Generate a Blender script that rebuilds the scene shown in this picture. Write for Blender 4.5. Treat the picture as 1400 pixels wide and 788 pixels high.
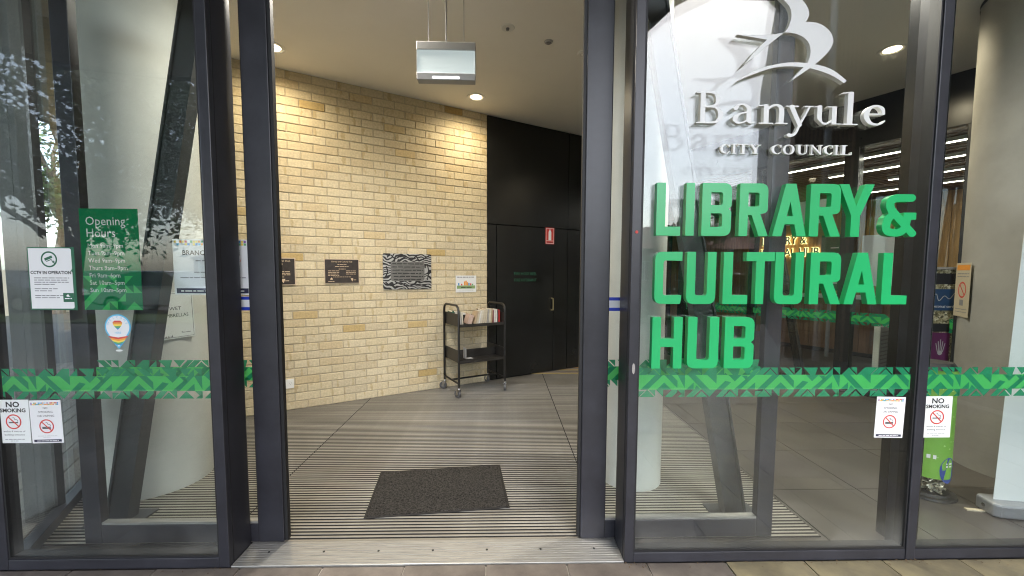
import bpy, bmesh, math, random
import numpy as np
from mathutils import Matrix, Vector

for o in list(bpy.data.objects): bpy.data.objects.remove(o)
SC = bpy.context.scene
COL = SC.collection
PI = math.pi
RAD = math.radians
rng = random.Random(7)

# ------------------------------------------------------------------ camera
def make_camera():
    p, y, r = RAD(3.855), RAD(1.3), RAD(0.21)
    fw = Vector((math.sin(y)*math.cos(p), math.cos(y)*math.cos(p), -math.sin(p)))
    rt = Vector((math.cos(y), -math.sin(y), 0)); up = rt.cross(fw)
    R = rt*math.cos(r) + up*math.sin(r); U = up*math.cos(r) - rt*math.sin(r)
    cd = bpy.data.cameras.new('camera'); cd.sensor_width = 36; cd.lens = 36*558/1400
    cd.shift_y = 15.5/1400; cd.clip_start = 0.05; cd.clip_end = 3000
    co = bpy.data.objects.new('camera', cd); COL.objects.link(co)
    co.matrix_world = Matrix(((R.x, U.x, -fw.x, 0), (R.y, U.y, -fw.y, 0), (R.z, U.z, -fw.z, 1.45), (0, 0, 0, 1)))
    SC.camera = co
make_camera()

# ------------------------------------------------------------------ world, sun, exposure
SUN_EL, SUN_AZ = 48, 155          # overcast daylight from behind the camera
w = bpy.data.worlds.new('World'); SC.world = w; w.use_nodes = True
nt = w.node_tree; nt.nodes.clear()
sky = nt.nodes.new('ShaderNodeTexSky'); sky.sky_type = 'NISHITA'; sky.sun_disc = False
sky.sun_elevation = RAD(SUN_EL); sky.sun_rotation = RAD(SUN_AZ); sky.dust_density = 2.0; sky.air_density = 1.0
hs = nt.nodes.new('ShaderNodeHueSaturation'); hs.inputs['Saturation'].default_value = 0.7
bg = nt.nodes.new('ShaderNodeBackground'); bg.inputs['Strength'].default_value = 0.15
wo = nt.nodes.new('ShaderNodeOutputWorld')
nt.links.new(sky.outputs[0], hs.inputs['Color']); nt.links.new(hs.outputs[0], bg.inputs['Color']); nt.links.new(bg.outputs[0], wo.inputs['Surface'])
sl = bpy.data.lights.new('sun', 'SUN'); sl.energy = 0.6; sl.angle = RAD(25); sl.color = (1, .96, .9)
so = bpy.data.objects.new('sun', sl); COL.objects.link(so)
az = RAD(SUN_AZ); el = RAD(SUN_EL)
so.rotation_euler = Vector((math.sin(az)*math.cos(el), math.cos(az)*math.cos(el), math.sin(el))).to_track_quat('Z', 'Y').to_euler()
SC.view_settings.view_transform = 'Standard'; SC.view_settings.look = 'None'
SC.view_settings.exposure = 2.38; SC.view_settings.gamma = 1.0; SC.view_settings.use_curve_mapping = False
SC.render.engine = 'CYCLES'
cy = SC.cycles
cy.use_denoising = True
try: cy.denoiser = 'OPENIMAGEDENOISE'
except Exception: pass
cy.max_bounces = 10; cy.diffuse_bounces = 5; cy.glossy_bounces = 5; cy.transmission_bounces = 6; cy.transparent_max_bounces = 32
cy.caustics_reflective = False; cy.caustics_refractive = False
cy.sample_clamp_indirect = 8.0
cy.pixel_filter_type = 'BLACKMAN_HARRIS'; cy.filter_width = 1.1

# ------------------------------------------------------------------ helpers
FY = 1.935                        # front of the shopfront
LY = 2.117                        # front of the sliding leaves
A = RAD(29.085)                   # the building grid inside is turned against the shopfront
DX, DY = math.cos(A), math.sin(A)
TW = 4.77                         # brick wall line
CEIL = 3.447
def W(s, t, z=0.0): return Vector((s*DX - t*DY, s*DY + t*DX, z))

MATS = {}
def mat(name, col, rough=.5, metal=0., var=.0, scale=8., bump=0., bscale=60., spec=None, rnd=0., coat=0., emit=None, estr=0., stretch=None, col2=None):
    m = bpy.data.materials.new(name); m.use_nodes = True
    t = m.node_tree; b = t.nodes['Principled BSDF']; L = t.links.new
    b.inputs['Roughness'].default_value = rough; b.inputs['Metallic'].default_value = metal
    if spec is not None: b.inputs['Specular IOR Level'].default_value = spec
    if coat: b.inputs['Coat Weight'].default_value = coat; b.inputs['Coat Roughness'].default_value = .15
    c = (*col, 1)
    b.inputs['Base Color'].default_value = c
    tc = t.nodes.new('ShaderNodeTexCoord'); src = tc.outputs['Object']
    if stretch:
        mp = t.nodes.new('ShaderNodeMapping'); mp.inputs['Scale'].default_value = stretch
        L(src, mp.inputs['Vector']); src = mp.outputs[0]
    cur = None
    if var or col2:
        n = t.nodes.new('ShaderNodeTexNoise'); n.inputs['Scale'].default_value = scale; n.inputs['Detail'].default_value = 6; n.inputs['Roughness'].default_value = .65
        L(src, n.inputs['Vector'])
        rp = t.nodes.new('ShaderNodeValToRGB'); rp.color_ramp.elements[0].position = .32; rp.color_ramp.elements[1].position = .68
        a = col2 if col2 else tuple(v*(1-var) for v in col)
        d = col if col2 else tuple(min(1, v*(1+var)) for v in col)
        rp.color_ramp.elements[0].color = (*a, 1); rp.color_ramp.elements[1].color = (*d, 1)
        L(n.outputs[0], rp.inputs[0]); cur = rp.outputs[0]
        mr = t.nodes.new('ShaderNodeMapRange'); mr.inputs['To Min'].default_value = max(.02, rough*.85); mr.inputs['To Max'].default_value = min(1, rough*1.15)
        L(n.outputs[0], mr.inputs['Value']); L(mr.outputs[0], b.inputs['Roughness'])
    if rnd:
        oi = t.nodes.new('ShaderNodeObjectInfo'); m2 = t.nodes.new('ShaderNodeMapRange')
        m2.inputs['To Min'].default_value = 1-rnd; m2.inputs['To Max'].default_value = 1+rnd
        L(oi.outputs['Random'], m2.inputs['Value'])
        mx = t.nodes.new('ShaderNodeMix'); mx.data_type = 'RGBA'; mx.blend_type = 'MULTIPLY'; mx.inputs[0].default_value = 1
        if cur: L(cur, mx.inputs[6])
        else: mx.inputs[6].default_value = c
        L(m2.outputs[0], mx.inputs[7]); cur = mx.outputs[2]
    if cur: L(cur, b.inputs['Base Color'])
    if bump:
        n2 = t.nodes.new('ShaderNodeTexNoise'); n2.inputs['Scale'].default_value = bscale; n2.inputs['Detail'].default_value = 5
        L(src, n2.inputs['Vector'])
        bp = t.nodes.new('ShaderNodeBump'); bp.inputs['Strength'].default_value = bump; bp.inputs['Distance'].default_value = .004
        L(n2.outputs[0], bp.inputs['Height']); L(bp.outputs[0], b.inputs['Normal'])
    if emit:
        b.inputs['Emission Color'].default_value = (*emit, 1); b.inputs['Emission Strength'].default_value = estr
    MATS[name] = m
    return m

def glass_mat(name, f0=.043, tint=(.95, .97, .96), dust=.016, low=.12):
    m = bpy.data.materials.new(name); m.use_nodes = True
    t = m.node_tree; t.nodes.clear(); N = t.nodes.new; L = t.links.new
    out = N('ShaderNodeOutputMaterial')
    lw = N('ShaderNodeLayerWeight'); lw.inputs['Blend'].default_value = .5
    pw = N('ShaderNodeMath'); pw.operation = 'POWER'; pw.inputs[1].default_value = 5
    L(lw.outputs['Facing'], pw.inputs[0])
    mr = N('ShaderNodeMapRange'); mr.inputs['To Min'].default_value = f0; mr.inputs['To Max'].default_value = 1
    L(pw.outputs[0], mr.inputs['Value'])
    tr = N('ShaderNodeBsdfTransparent'); tr.inputs[0].default_value = (*tint, 1)
    gl = N('ShaderNodeBsdfGlossy'); gl.inputs['Roughness'].default_value = 0.0; gl.inputs['Color'].default_value = (1, 1, 1, 1)
    mx = N('ShaderNodeMixShader'); L(mr.outputs[0], mx.inputs[0]); L(tr.outputs[0], mx.inputs[1]); L(gl.outputs[0], mx.inputs[2])
    # dust: fine specks everywhere, a heavier film of grime towards the sill
    tc = N('ShaderNodeTexCoord')
    n1 = N('ShaderNodeTexNoise'); n1.inputs['Scale'].default_value = 260; n1.inputs['Detail'].default_value = 3; L(tc.outputs['Object'], n1.inputs['Vector'])
    n2 = N('ShaderNodeTexNoise'); n2.inputs['Scale'].default_value = 2.2; n2.inputs['Detail'].default_value = 5; L(tc.outputs['Object'], n2.inputs['Vector'])
    r1 = N('ShaderNodeMapRange'); r1.inputs['From Min'].default_value = .56; r1.inputs['From Max'].default_value = .78; L(n1.outputs[0], r1.inputs['Value'])
    r2 = N('ShaderNodeMapRange'); r2.inputs['From Min'].default_value = .4; r2.inputs['From Max'].default_value = .75; r2.inputs['To Min'].default_value = .15; L(n2.outputs[0], r2.inputs['Value'])
    m1 = N('ShaderNodeMath'); m1.operation = 'MULTIPLY'; L(r1.outputs[0], m1.inputs[0]); L(r2.outputs[0], m1.inputs[1])
    sp = N('ShaderNodeSeparateXYZ'); L(tc.outputs['Object'], sp.inputs[0])
    r3 = N('ShaderNodeMapRange'); r3.inputs['From Min'].default_value = .06; r3.inputs['From Max'].default_value = .42; r3.inputs['To Min'].default_value = 1; r3.inputs['To Max'].default_value = 0; L(sp.outputs['Z'], r3.inputs['Value'])
    p3 = N('ShaderNodeMath'); p3.operation = 'POWER'; p3.inputs[1].default_value = 2.2; L(r3.outputs[0], p3.inputs[0])
    m3 = N('ShaderNodeMath'); m3.operation = 'MULTIPLY'; m3.inputs[1].default_value = low; L(p3.outputs[0], m3.inputs[0])
    m4 = N('ShaderNodeMath'); m4.operation = 'MULTIPLY'; L(m3.outputs[0], m4.inputs[0]); L(r2.outputs[0], m4.inputs[1])
    m5 = N('ShaderNodeMath'); m5.operation = 'MULTIPLY_ADD'; m5.inputs[1].default_value = dust*6; L(m1.outputs[0], m5.inputs[0]); L(m4.outputs[0], m5.inputs[2])
    df = N('ShaderNodeBsdfDiffuse'); df.inputs[0].default_value = (.55, .55, .52, 1)
    mz = N('ShaderNodeMixShader'); L(m5.outputs[0], mz.inputs[0]); L(mx.outputs[0], mz.inputs[1]); L(df.outputs[0], mz.inputs[2])
    L(mz.outputs[0], out.inputs['Surface'])
    MATS[name] = m
    return m

def film_mat(name, col, clear=.12):
    m = bpy.data.materials.new(name); m.use_nodes = True
    t = m.node_tree; t.nodes.clear(); N = t.nodes.new; L = t.links.new
    out = N('ShaderNodeOutputMaterial')
    d = N('ShaderNodeBsdfDiffuse'); d.inputs[0].default_value = (*col, 1)
    tl = N('ShaderNodeBsdfTranslucent'); tl.inputs[0].default_value = (*col, 1)
    tr = N('ShaderNodeBsdfTransparent'); tr.inputs[0].default_value = tuple(.4+.6*v for v in col) + (1,)
    a = N('ShaderNodeMixShader'); a.inputs[0].default_value = .25; L(d.outputs[0], a.inputs[1]); L(tl.outputs[0], a.inputs[2])
    b = N('ShaderNodeMixShader'); b.inputs[0].default_value = clear; L(a.outputs[0], b.inputs[1]); L(tr.outputs[0], b.inputs[2])
    L(b.outputs[0], out.inputs['Surface'])
    MATS[name] = m
    return m

class MB:
    """collects shapes, build() links them as one mesh object"""
    def __init__(s): s.v = []; s.f = []
    def add(s, vs, fs, M=None):
        k = len(s.v)
        if M is not None: vs = [tuple(M @ Vector(p)) for p in vs]
        s.v += [tuple(p) for p in vs]; s.f += [tuple(i+k for i in f) for f in fs]
        return s
    def box(s, x0, x1, y0, y1, z0, z1, M=None):
        return s.add([(x0,y0,z0),(x1,y0,z0),(x1,y1,z0),(x0,y1,z0),(x0,y0,z1),(x1,y0,z1),(x1,y1,z1),(x0,y1,z1)],
                     [(0,3,2,1),(4,5,6,7),(0,1,5,4),(1,2,6,5),(2,3,7,6),(3,0,4,7)], M)
    def prism(s, pts, z0, z1, M=None):
        n = len(pts)
        return s.add([(x,y,z0) for x,y in pts]+[(x,y,z1) for x,y in pts],
                     [tuple(range(n))[::-1], tuple(range(n,2*n))]+[(i,(i+1)%n,(i+1)%n+n,i+n) for i in range(n)], M)
    def poly(s, pts, z=0., M=None): return s.add([(x,y,z) for x,y in pts], [tuple(range(len(pts)))], M)
    def rect(s, x0, x1, y0, y1, z=0.): return s.poly([(x0,y0),(x1,y0),(x1,y1),(x0,y1)], z)
    def disc(s, cx, cy, r, z=0., n=28): return s.poly([(cx+r*math.cos(2*PI*i/n), cy+r*math.sin(2*PI*i/n)) for i in range(n)], z)
    def ring(s, cx, cy, r0, r1, z=0., n=32, a0=0., a1=2*PI):
        full = abs(a1-a0-2*PI) < 1e-6; m = n if full else n+1
        vs = []
        for i in range(m):
            a = a0+(a1-a0)*i/n; vs += [(cx+r0*math.cos(a), cy+r0*math.sin(a), z), (cx+r1*math.cos(a), cy+r1*math.sin(a), z)]
        fs = []
        for i in range(n):
            j = (i+1) % m; fs.append((2*i, 2*i+1, 2*j+1, 2*j))
        return s.add(vs, fs)
    def bar(s, x0, y0, x1, y1, w_, z=0.):
        d = Vector((x1-x0, y1-y0)); d.normalize(); nx, ny = -d.y*w_/2, d.x*w_/2
        return s.poly([(x0-nx,y0-ny),(x1-nx,y1-ny),(x1+nx,y1+ny),(x0+nx,y0+ny)], z)
    def cyl(s, p0, p1, r0, r1=None, n=16, caps=True):
        r1 = r0 if r1 is None else r1
        p0 = Vector(p0); p1 = Vector(p1); q = (p1-p0).to_track_quat('Z', 'Y')
        vs = []
        for p, r in ((p0, r0), (p1, r1)):
            for i in range(n): vs.append(p + q @ Vector((r*math.cos(2*PI*i/n), r*math.sin(2*PI*i/n), 0)))
        fs = [(i,(i+1)%n,(i+1)%n+n,i+n) for i in range(n)]
        if caps: fs += [tuple(range(n))[::-1], tuple(range(n,2*n))]
        return s.add(vs, fs)
    def tube(s, path, r, n=8, closed=False):
        P = [Vector(p) for p in path]; m = len(P); rs = r if isinstance(r, (list, tuple)) else [r]*m
        vs = []; up = None
        for i, p in enumerate(P):
            if closed: d = P[(i+1)%m]-P[i-1]
            else: d = P[min(i+1,m-1)]-P[max(i-1,0)]
            d.normalize()
            if up is None:
                up = d.orthogonal().normalized()
            up = (up - d*up.dot(d)).normalized(); sd = d.cross(up)
            for k in range(n):
                a = 2*PI*k/n; vs.append(p + (up*math.cos(a)+sd*math.sin(a))*rs[i])
        fs = []
        for i in range(m if closed else m-1):
            j = (i+1) % m
            for k in range(n): fs.append((i*n+k, i*n+(k+1)%n, j*n+(k+1)%n, j*n+k))
        if not closed: fs += [tuple(range(n))[::-1], tuple(range((m-1)*n, m*n))]
        return s.add(vs, fs)
    def obox(s, p0, p1, wx, wy, xdir=(1,0,0)):
        """box beam from p0 to p1, ends cut level"""
        p0 = Vector(p0); p1 = Vector(p1); X = Vector(xdir); Y = Vector((0,0,1)).cross(X)
        vs = [p + X*a*wx/2 + Y*b*wy/2 for p in (p0, p1) for a, b in ((-1,-1),(1,-1),(1,1),(-1,1))]
        return s.add(vs, [(0,3,2,1),(4,5,6,7),(0,1,5,4),(1,2,6,5),(2,3,7,6),(3,0,4,7)])
    def text(s, body, size, x, y, z=0., align='CENTER', sx=1.0, bold=0., rot=0.):
        cu = bpy.data.curves.new('t', 'FONT'); cu.body = body; cu.size = size; cu.align_x = align; cu.fill_mode = 'FRONT'; cu.resolution_u = 2
        cu.offset = bold
        ob = bpy.data.objects.new('t', cu); COL.objects.link(ob)
        me = bpy.data.meshes.new_from_object(ob.evaluated_get(bpy.context.evaluated_depsgraph_get()))
        M = Matrix.Translation((x, y, z)) @ Matrix.Rotation(rot, 4, 'Z') @ Matrix.Diagonal((sx, 1, 1, 1))
        s.add([tuple(v.co) for v in me.vertices], [tuple(p.vertices) for p in me.polygons], M)
        bpy.data.objects.remove(ob); bpy.data.meshes.remove(me); bpy.data.curves.remove(cu)
        return s
    def words(s, x0, x1, y, h, z=0., seed=0, align='L'):
        """unreadable small print: word-length dashes"""
        r = random.Random(seed); x = x0
        while x < x1-.004:
            l = min(r.uniform(1.6, 5.5)*h, x1-x); s.rect(x, x+l, y, y+h*.62, z); x += l + h*.6
        return s
    def mesh(s, name, m, smooth=False, ang=35, recalc=True):
        me = bpy.data.meshes.new(name); me.from_pydata(s.v, [], s.f); me.validate()
        if recalc and len(s.f) < 30000:
            bm = bmesh.new(); bm.from_mesh(me); bmesh.ops.recalc_face_normals(bm, faces=bm.faces); bm.to_mesh(me); bm.free()
        if smooth:
            me.polygons.foreach_set('use_smooth', [True]*len(me.polygons)); me.set_sharp_from_angle(angle=RAD(ang))
        if m: me.materials.append(MATS[m] if isinstance(m, str) else m)
        return me
    def build(s, name, m, parent=None, smooth=False, bevel=0., loc=None, ang=35, recalc=True, rot=None):
        o = bpy.data.objects.new(name, s.mesh(name, m, smooth, ang, recalc)); COL.objects.link(o)
        if parent: o.parent = parent
        if loc is not None: o.location = loc
        if rot is not None: o.rotation_euler = rot
        if bevel:
            b = o.modifiers.new('edge', 'BEVEL'); b.width = bevel; b.segments = 2; b.limit_method = 'ANGLE'; b.angle_limit = RAD(40)
        return o

def tag(o, label=None, cat=None, group=None, kind=None):
    if label: o['label'] = label
    if cat: o['category'] = cat
    if group: o['group'] = group
    if kind: o['kind'] = kind
    return o
def thing(name, label, cat, loc=(0,0,0), rot=(0,0,0), group=None, kind='thing'):
    o = bpy.data.objects.new(name, None); COL.objects.link(o); o.empty_display_size = .1
    o.location = loc; o.rotation_euler = rot
    return tag(o, label, cat, group, kind)
def copy_tree(o, parent=None):
    c = o.copy(); COL.objects.link(c); c.parent = parent
    for ch in list(o.children): copy_tree(ch, c)
    return c

def fill_mesh(contours, depth=0.):
    """closed outlines (holes by even-odd) -> MB, front at z=depth, back at z=0"""
    cu = bpy.data.curves.new('g', 'CURVE'); cu.dimensions = '2D'; cu.fill_mode = 'BOTH' if depth else 'FRONT'; cu.extrude = depth/2
    for pts in contours:
        sp = cu.splines.new('POLY'); sp.points.add(len(pts)-1)
        for p, q in zip(sp.points, pts): p.co = (q[0], q[1], 0, 1)
        sp.use_cyclic_u = True
    ob = bpy.data.objects.new('g', cu); COL.objects.link(ob)
    me = bpy.data.meshes.new_from_object(ob.evaluated_get(bpy.context.evaluated_depsgraph_get()))
    mb = MB(); mb.add([(v.co.x, v.co.y, v.co.z + depth/2) for v in me.vertices], [tuple(p.vertices) for p in me.polygons])
    bpy.data.objects.remove(ob); bpy.data.meshes.remove(me); bpy.data.curves.remove(cu)
    return mb

def rounded(pts, seg=5):
    """polygon with optional third value = corner radius"""
    out = []; n = len(pts)
    for i, p in enumerate(pts):
        r = p[2] if len(p) > 2 else 0
        b = Vector(p[:2])
        if not r: out.append((b.x, b.y)); continue
        a = (Vector(pts[i-1][:2])-b); c = (Vector(pts[(i+1) % n][:2])-b)
        ra = min(r, a.length*.5, c.length*.5); a.normalize(); c.normalize()
        p0 = b+a*ra; p1 = b+c*ra
        for k in range(seg+1):
            t = k/seg; q = p0*(1-t)**2 + b*2*t*(1-t) + p1*t*t; out.append((q.x, q.y))
    return out

def catmull(P, k=6, closed=False):
    P = [tuple(p) for p in P]; n = len(P); out = []
    rngi = range(n) if closed else range(n-1)
    for i in rngi:
        if closed: a, b, c, d = P[i-1], P[i], P[(i+1) % n], P[(i+2) % n]
        else: a, b, c, d = P[max(i-1,0)], P[i], P[i+1], P[min(i+2,n-1)]
        for j in range(k):
            t = j/k
            out.append(tuple(.5*((2*b[q])+(-a[q]+c[q])*t+(2*a[q]-5*b[q]+4*c[q]-d[q])*t*t+(-a[q]+3*b[q]-3*c[q]+d[q])*t**3) for q in range(len(b))))
    if not closed: out.append(P[-1])
    return out

def sdf_glyph(prims, x0=-.15, x1=1.0, y0=-.45, y1=1.2, h=.0125):
    """union of tapered strokes and boxes -> outlines (marching squares)"""
    xs = np.arange(x0, x1, h); ys = np.arange(y0, y1, h); X, Y = np.meshgrid(xs, ys); F = np.full(X.shape, 9.)
    for p in prims:
        if p[0] == 'b':
            _, a, b, c, d = p
            qx = np.abs(X-(a+c)/2)-(c-a)/2; qy = np.abs(Y-(b+d)/2)-(d-b)/2
            F = np.minimum(F, np.hypot(np.maximum(qx,0), np.maximum(qy,0))+np.minimum(np.maximum(qx,qy),0))
        else:
            pts = p[1] if p[0] == 'l' else catmull(p[1], 5)
            for a, b in zip(pts, pts[1:]):
                dx, dy = b[0]-a[0], b[1]-a[1]; L2 = dx*dx+dy*dy+1e-9
                t = np.clip(((X-a[0])*dx+(Y-a[1])*dy)/L2, 0, 1)
                F = np.minimum(F, np.hypot(X-a[0]-t*dx, Y-a[1]-t*dy)-(a[2]+(b[2]-a[2])*t))
    segs = {}
    I = F < 0
    mixed = (I[:-1,:-1].astype(int)+I[1:,:-1]+I[:-1,1:]+I[1:,1:])
    for j, i in zip(*np.where((mixed > 0) & (mixed < 4))):
        v = [F[j,i], F[j,i+1], F[j+1,i+1], F[j+1,i]]; c = [(i,j),(i+1,j),(i+1,j+1),(i,j+1)]
        cr = []
        for e in range(4):
            f0, f1 = v[e], v[(e+1) % 4]
            if (f0 < 0) != (f1 < 0):
                t = f0/(f0-f1); a, b = c[e], c[(e+1) % 4]
                key = (min(a,b), max(a,b)); pt = (xs[0]+h*(a[0]+t*(b[0]-a[0])), ys[0]+h*(a[1]+t*(b[1]-a[1])))
                cr.append((key, pt))
        for q in range(0, len(cr)-1, 2):
            (k0, p0), (k1, p1) = cr[q], cr[q+1]
            segs.setdefault(k0, []).append((k1, p0)); segs.setdefault(k1, []).append((k0, p1))
    pos = {k: v[0][1] for k, v in segs.items()}; seen = set(); loops = []
    for k in segs:
        if k in seen: continue
        loop = []; cur = k; prev = None
        while cur not in seen:
            seen.add(cur); loop.append(pos[cur])
            nx = [q for q, _ in segs[cur] if q != prev and q not in seen]
            if not nx: break
            prev, cur = cur, nx[0]
        if len(loop) > 5: loops.append(loop)
    out = []
    for lp in loops:      # drop near-collinear points
        keep = []
        n = len(lp)
        for i in range(n):
            a = keep[-1] if keep else lp[i-1]; b = lp[i]; c = lp[(i+1) % n]
            ar = abs((b[0]-a[0])*(c[1]-a[1])-(b[1]-a[1])*(c[0]-a[0]))
            if ar > 1.2e-5 or math.hypot(b[0]-a[0], b[1]-a[1]) > .09: keep.append(b)
        if len(keep) > 3: out.append(keep)
    return out

# ------------------------------------------------------------------ materials
mat('frame', (.023, .0235, .030), .36, var=.30, scale=5, bump=.05, bscale=220)
mat('frame_side', (.015, .016, .019), .45, var=.3, scale=6)
mat('rubber', (.008, .008, .009), .6)
mat('black_wall', (.011, .0115, .0115), .26, var=.3, scale=2.2, bump=.02, bscale=20)
mat('steel_brace', (.035, .038, .042), .42, var=.2, scale=6, bump=.05, bscale=40)
mat('plaster', (.52, .525, .495), .62, var=.10, scale=2.0, bump=.25, bscale=10)
mat('plaster_grey', (.33, .32, .29), .65, var=.12, scale=3, bump=.1, bscale=12)
mat('ceiling', (.84, .825, .79), .85, var=.025, scale=1.3, bump=.05, bscale=9)
mat('tile_floor', (.07, .064, .057), .36, var=.22, scale=1.6, bump=.05, bscale=30)
mat('slat', (.37, .348, .30), .38, metal=.35, scale=2.2, rnd=.16, col2=(.25, .232, .20), bump=.15, bscale=150)
mat('slat_gap', (.006, .0055, .005), .95)
mat('carpet', (.13, .105, .08), .95, var=.3, scale=40)
mat('doormat', (.075, .070, .064), 1.0, scale=95, bump=1.0, bscale=200, col2=(.004, .004, .004), spec=.1)
mat('mat_edge', (.010, .009, .008), .7)
mat('aluminium', (.36, .355, .335), .42, metal=.6, var=.2, scale=6, stretch=(1, 22, 1), bump=.05, bscale=60)
mat('screw', (.05, .05, .05), .5, metal=.6)
mat('mortar', (.46, .40, .29), .9, var=.12, scale=30, bump=.5, bscale=120)
mat('white_paper', (.70, .71, .72), .55, var=.02, scale=3)
mat('white_plastic', (.75, .75, .73), .4)
mat('cool_paper', (.70, .73, .72), .5, var=.02, scale=3)
mat('ink', (.012, .013, .014), .6)
mat('ink_grey', (.22, .22, .23), .6)
mat('ink_faint', (.42, .42, .42), .6)
mat('ink_white', (.8, .8, .8), .6)
mat('red_ink', (.55, .04, .03), .5)
mat('dark_green_ink', (.012, .11, .055), .5)
mat('navy_ink', (.018, .02, .05), .5)
mat('blue_strip', (.012, .04, .42), .45)
for nm, c in dict(sq_blue=(.05,.25,.55), sq_orange=(.75,.3,.05), sq_red=(.55,.06,.05), sq_green=(.1,.35,.15), sq_yellow=(.8,.6,.1), sq_violet=(.2,.08,.35), sq_sky=(.15,.5,.75)).items(): mat(nm, c, .5)
mat('letter_green', (.014, .385, .122), .33, var=.03, scale=4, coat=.15)
mat('letter_white', (.70, .71, .70), .35, var=.03, scale=5)
mat('letter_edge', (.006, .13, .05), .4)
film_mat('film_mid', (.025, .30, .145), .10)
film_mat('film_bright', (.08, .56, .145), .10)
film_mat('film_sign', (.012, .22, .085), .18)
film_mat('film_sign_light', (.05, .46, .12), .07)
glass_mat('glass')
glass_mat('leaf_glass', f0=.02, tint=(.97, .98, .975), dust=.0, low=.03)
glass_mat('inner_glass', f0=.03, tint=(.95, .97, .96), dust=0, low=0)
mat('bronze', (.035, .026, .021), .45, metal=.35, var=.3, scale=25, bump=.1, bscale=200)
mat('bronze_edge', (.55, .42, .30), .4, metal=.5)
mat('gold_ink', (.62, .46, .30), .4, metal=.3)
mat('tube_black', (.012, .011, .010), .35, bump=.03, bscale=200)
mat('shelf_black', (.022, .020, .018), .45, var=.2, scale=15)
mat('caster_grey', (.09, .09, .095), .5)
mat('chrome', (.7, .7, .7), .18, metal=1.)
mat('brass', (.75, .62, .36), .28, metal=.9)
mat('concrete', (.13, .12, .11), .85, var=.2, scale=5, bump=.2, bscale=50)
mat('asphalt', (.05, .05, .052), .9, var=.3, scale=12, bump=.3, bscale=90)
mat('soffit', (.20, .185, .155), .8, var=.05, scale=3)
mat('fascia', (.022, .023, .027), .5, var=.1, scale=3)
mat('timber', (.48, .27, .095), .45, var=.35, scale=3.5, stretch=(6, 6, .7), rnd=.12)
mat('timber_dark', (.17, .085, .04), .55, var=.3, scale=4, stretch=(8, 8, .6), rnd=.15)
mat('deck', (.16, .145, .125), .75, var=.3, scale=5, stretch=(5, .5, 1), rnd=.22, bump=.25, bscale=60)
mat('batten', (.24, .155, .115), .7, var=.35, scale=5, stretch=(5, 5, .5), rnd=.2)
mat('bark', (.13, .10, .075), .9, var=.4, scale=9, bump=.8, bscale=18)
mat('leaf_a', (.035, .07, .018), .5, var=.5, scale=1.6)
mat('leaf_b', (.06, .10, .03), .5, var=.5, scale=1.2)
mat('grass', (.06, .10, .025), .9, var=.4, scale=6)
mat('car_silver', (.45, .47, .50), .25, metal=.6, coat=.6)
mat('car_dark', (.03, .035, .05), .22, metal=.3, coat=.6)
mat('car_glass', (.01, .012, .014), .05)
mat('tyre', (.012, .012, .012), .8)
mat('house_brick', (.26, .12, .07), .85, var=.3, scale=9)
mat('house_cream', (.52, .46, .36), .8, var=.08, scale=4)
mat('roof_tile', (.17, .07, .045), .8, var=.25, scale=8)
mat('roof_grey', (.22, .22, .23), .6, var=.1, scale=5)

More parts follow.
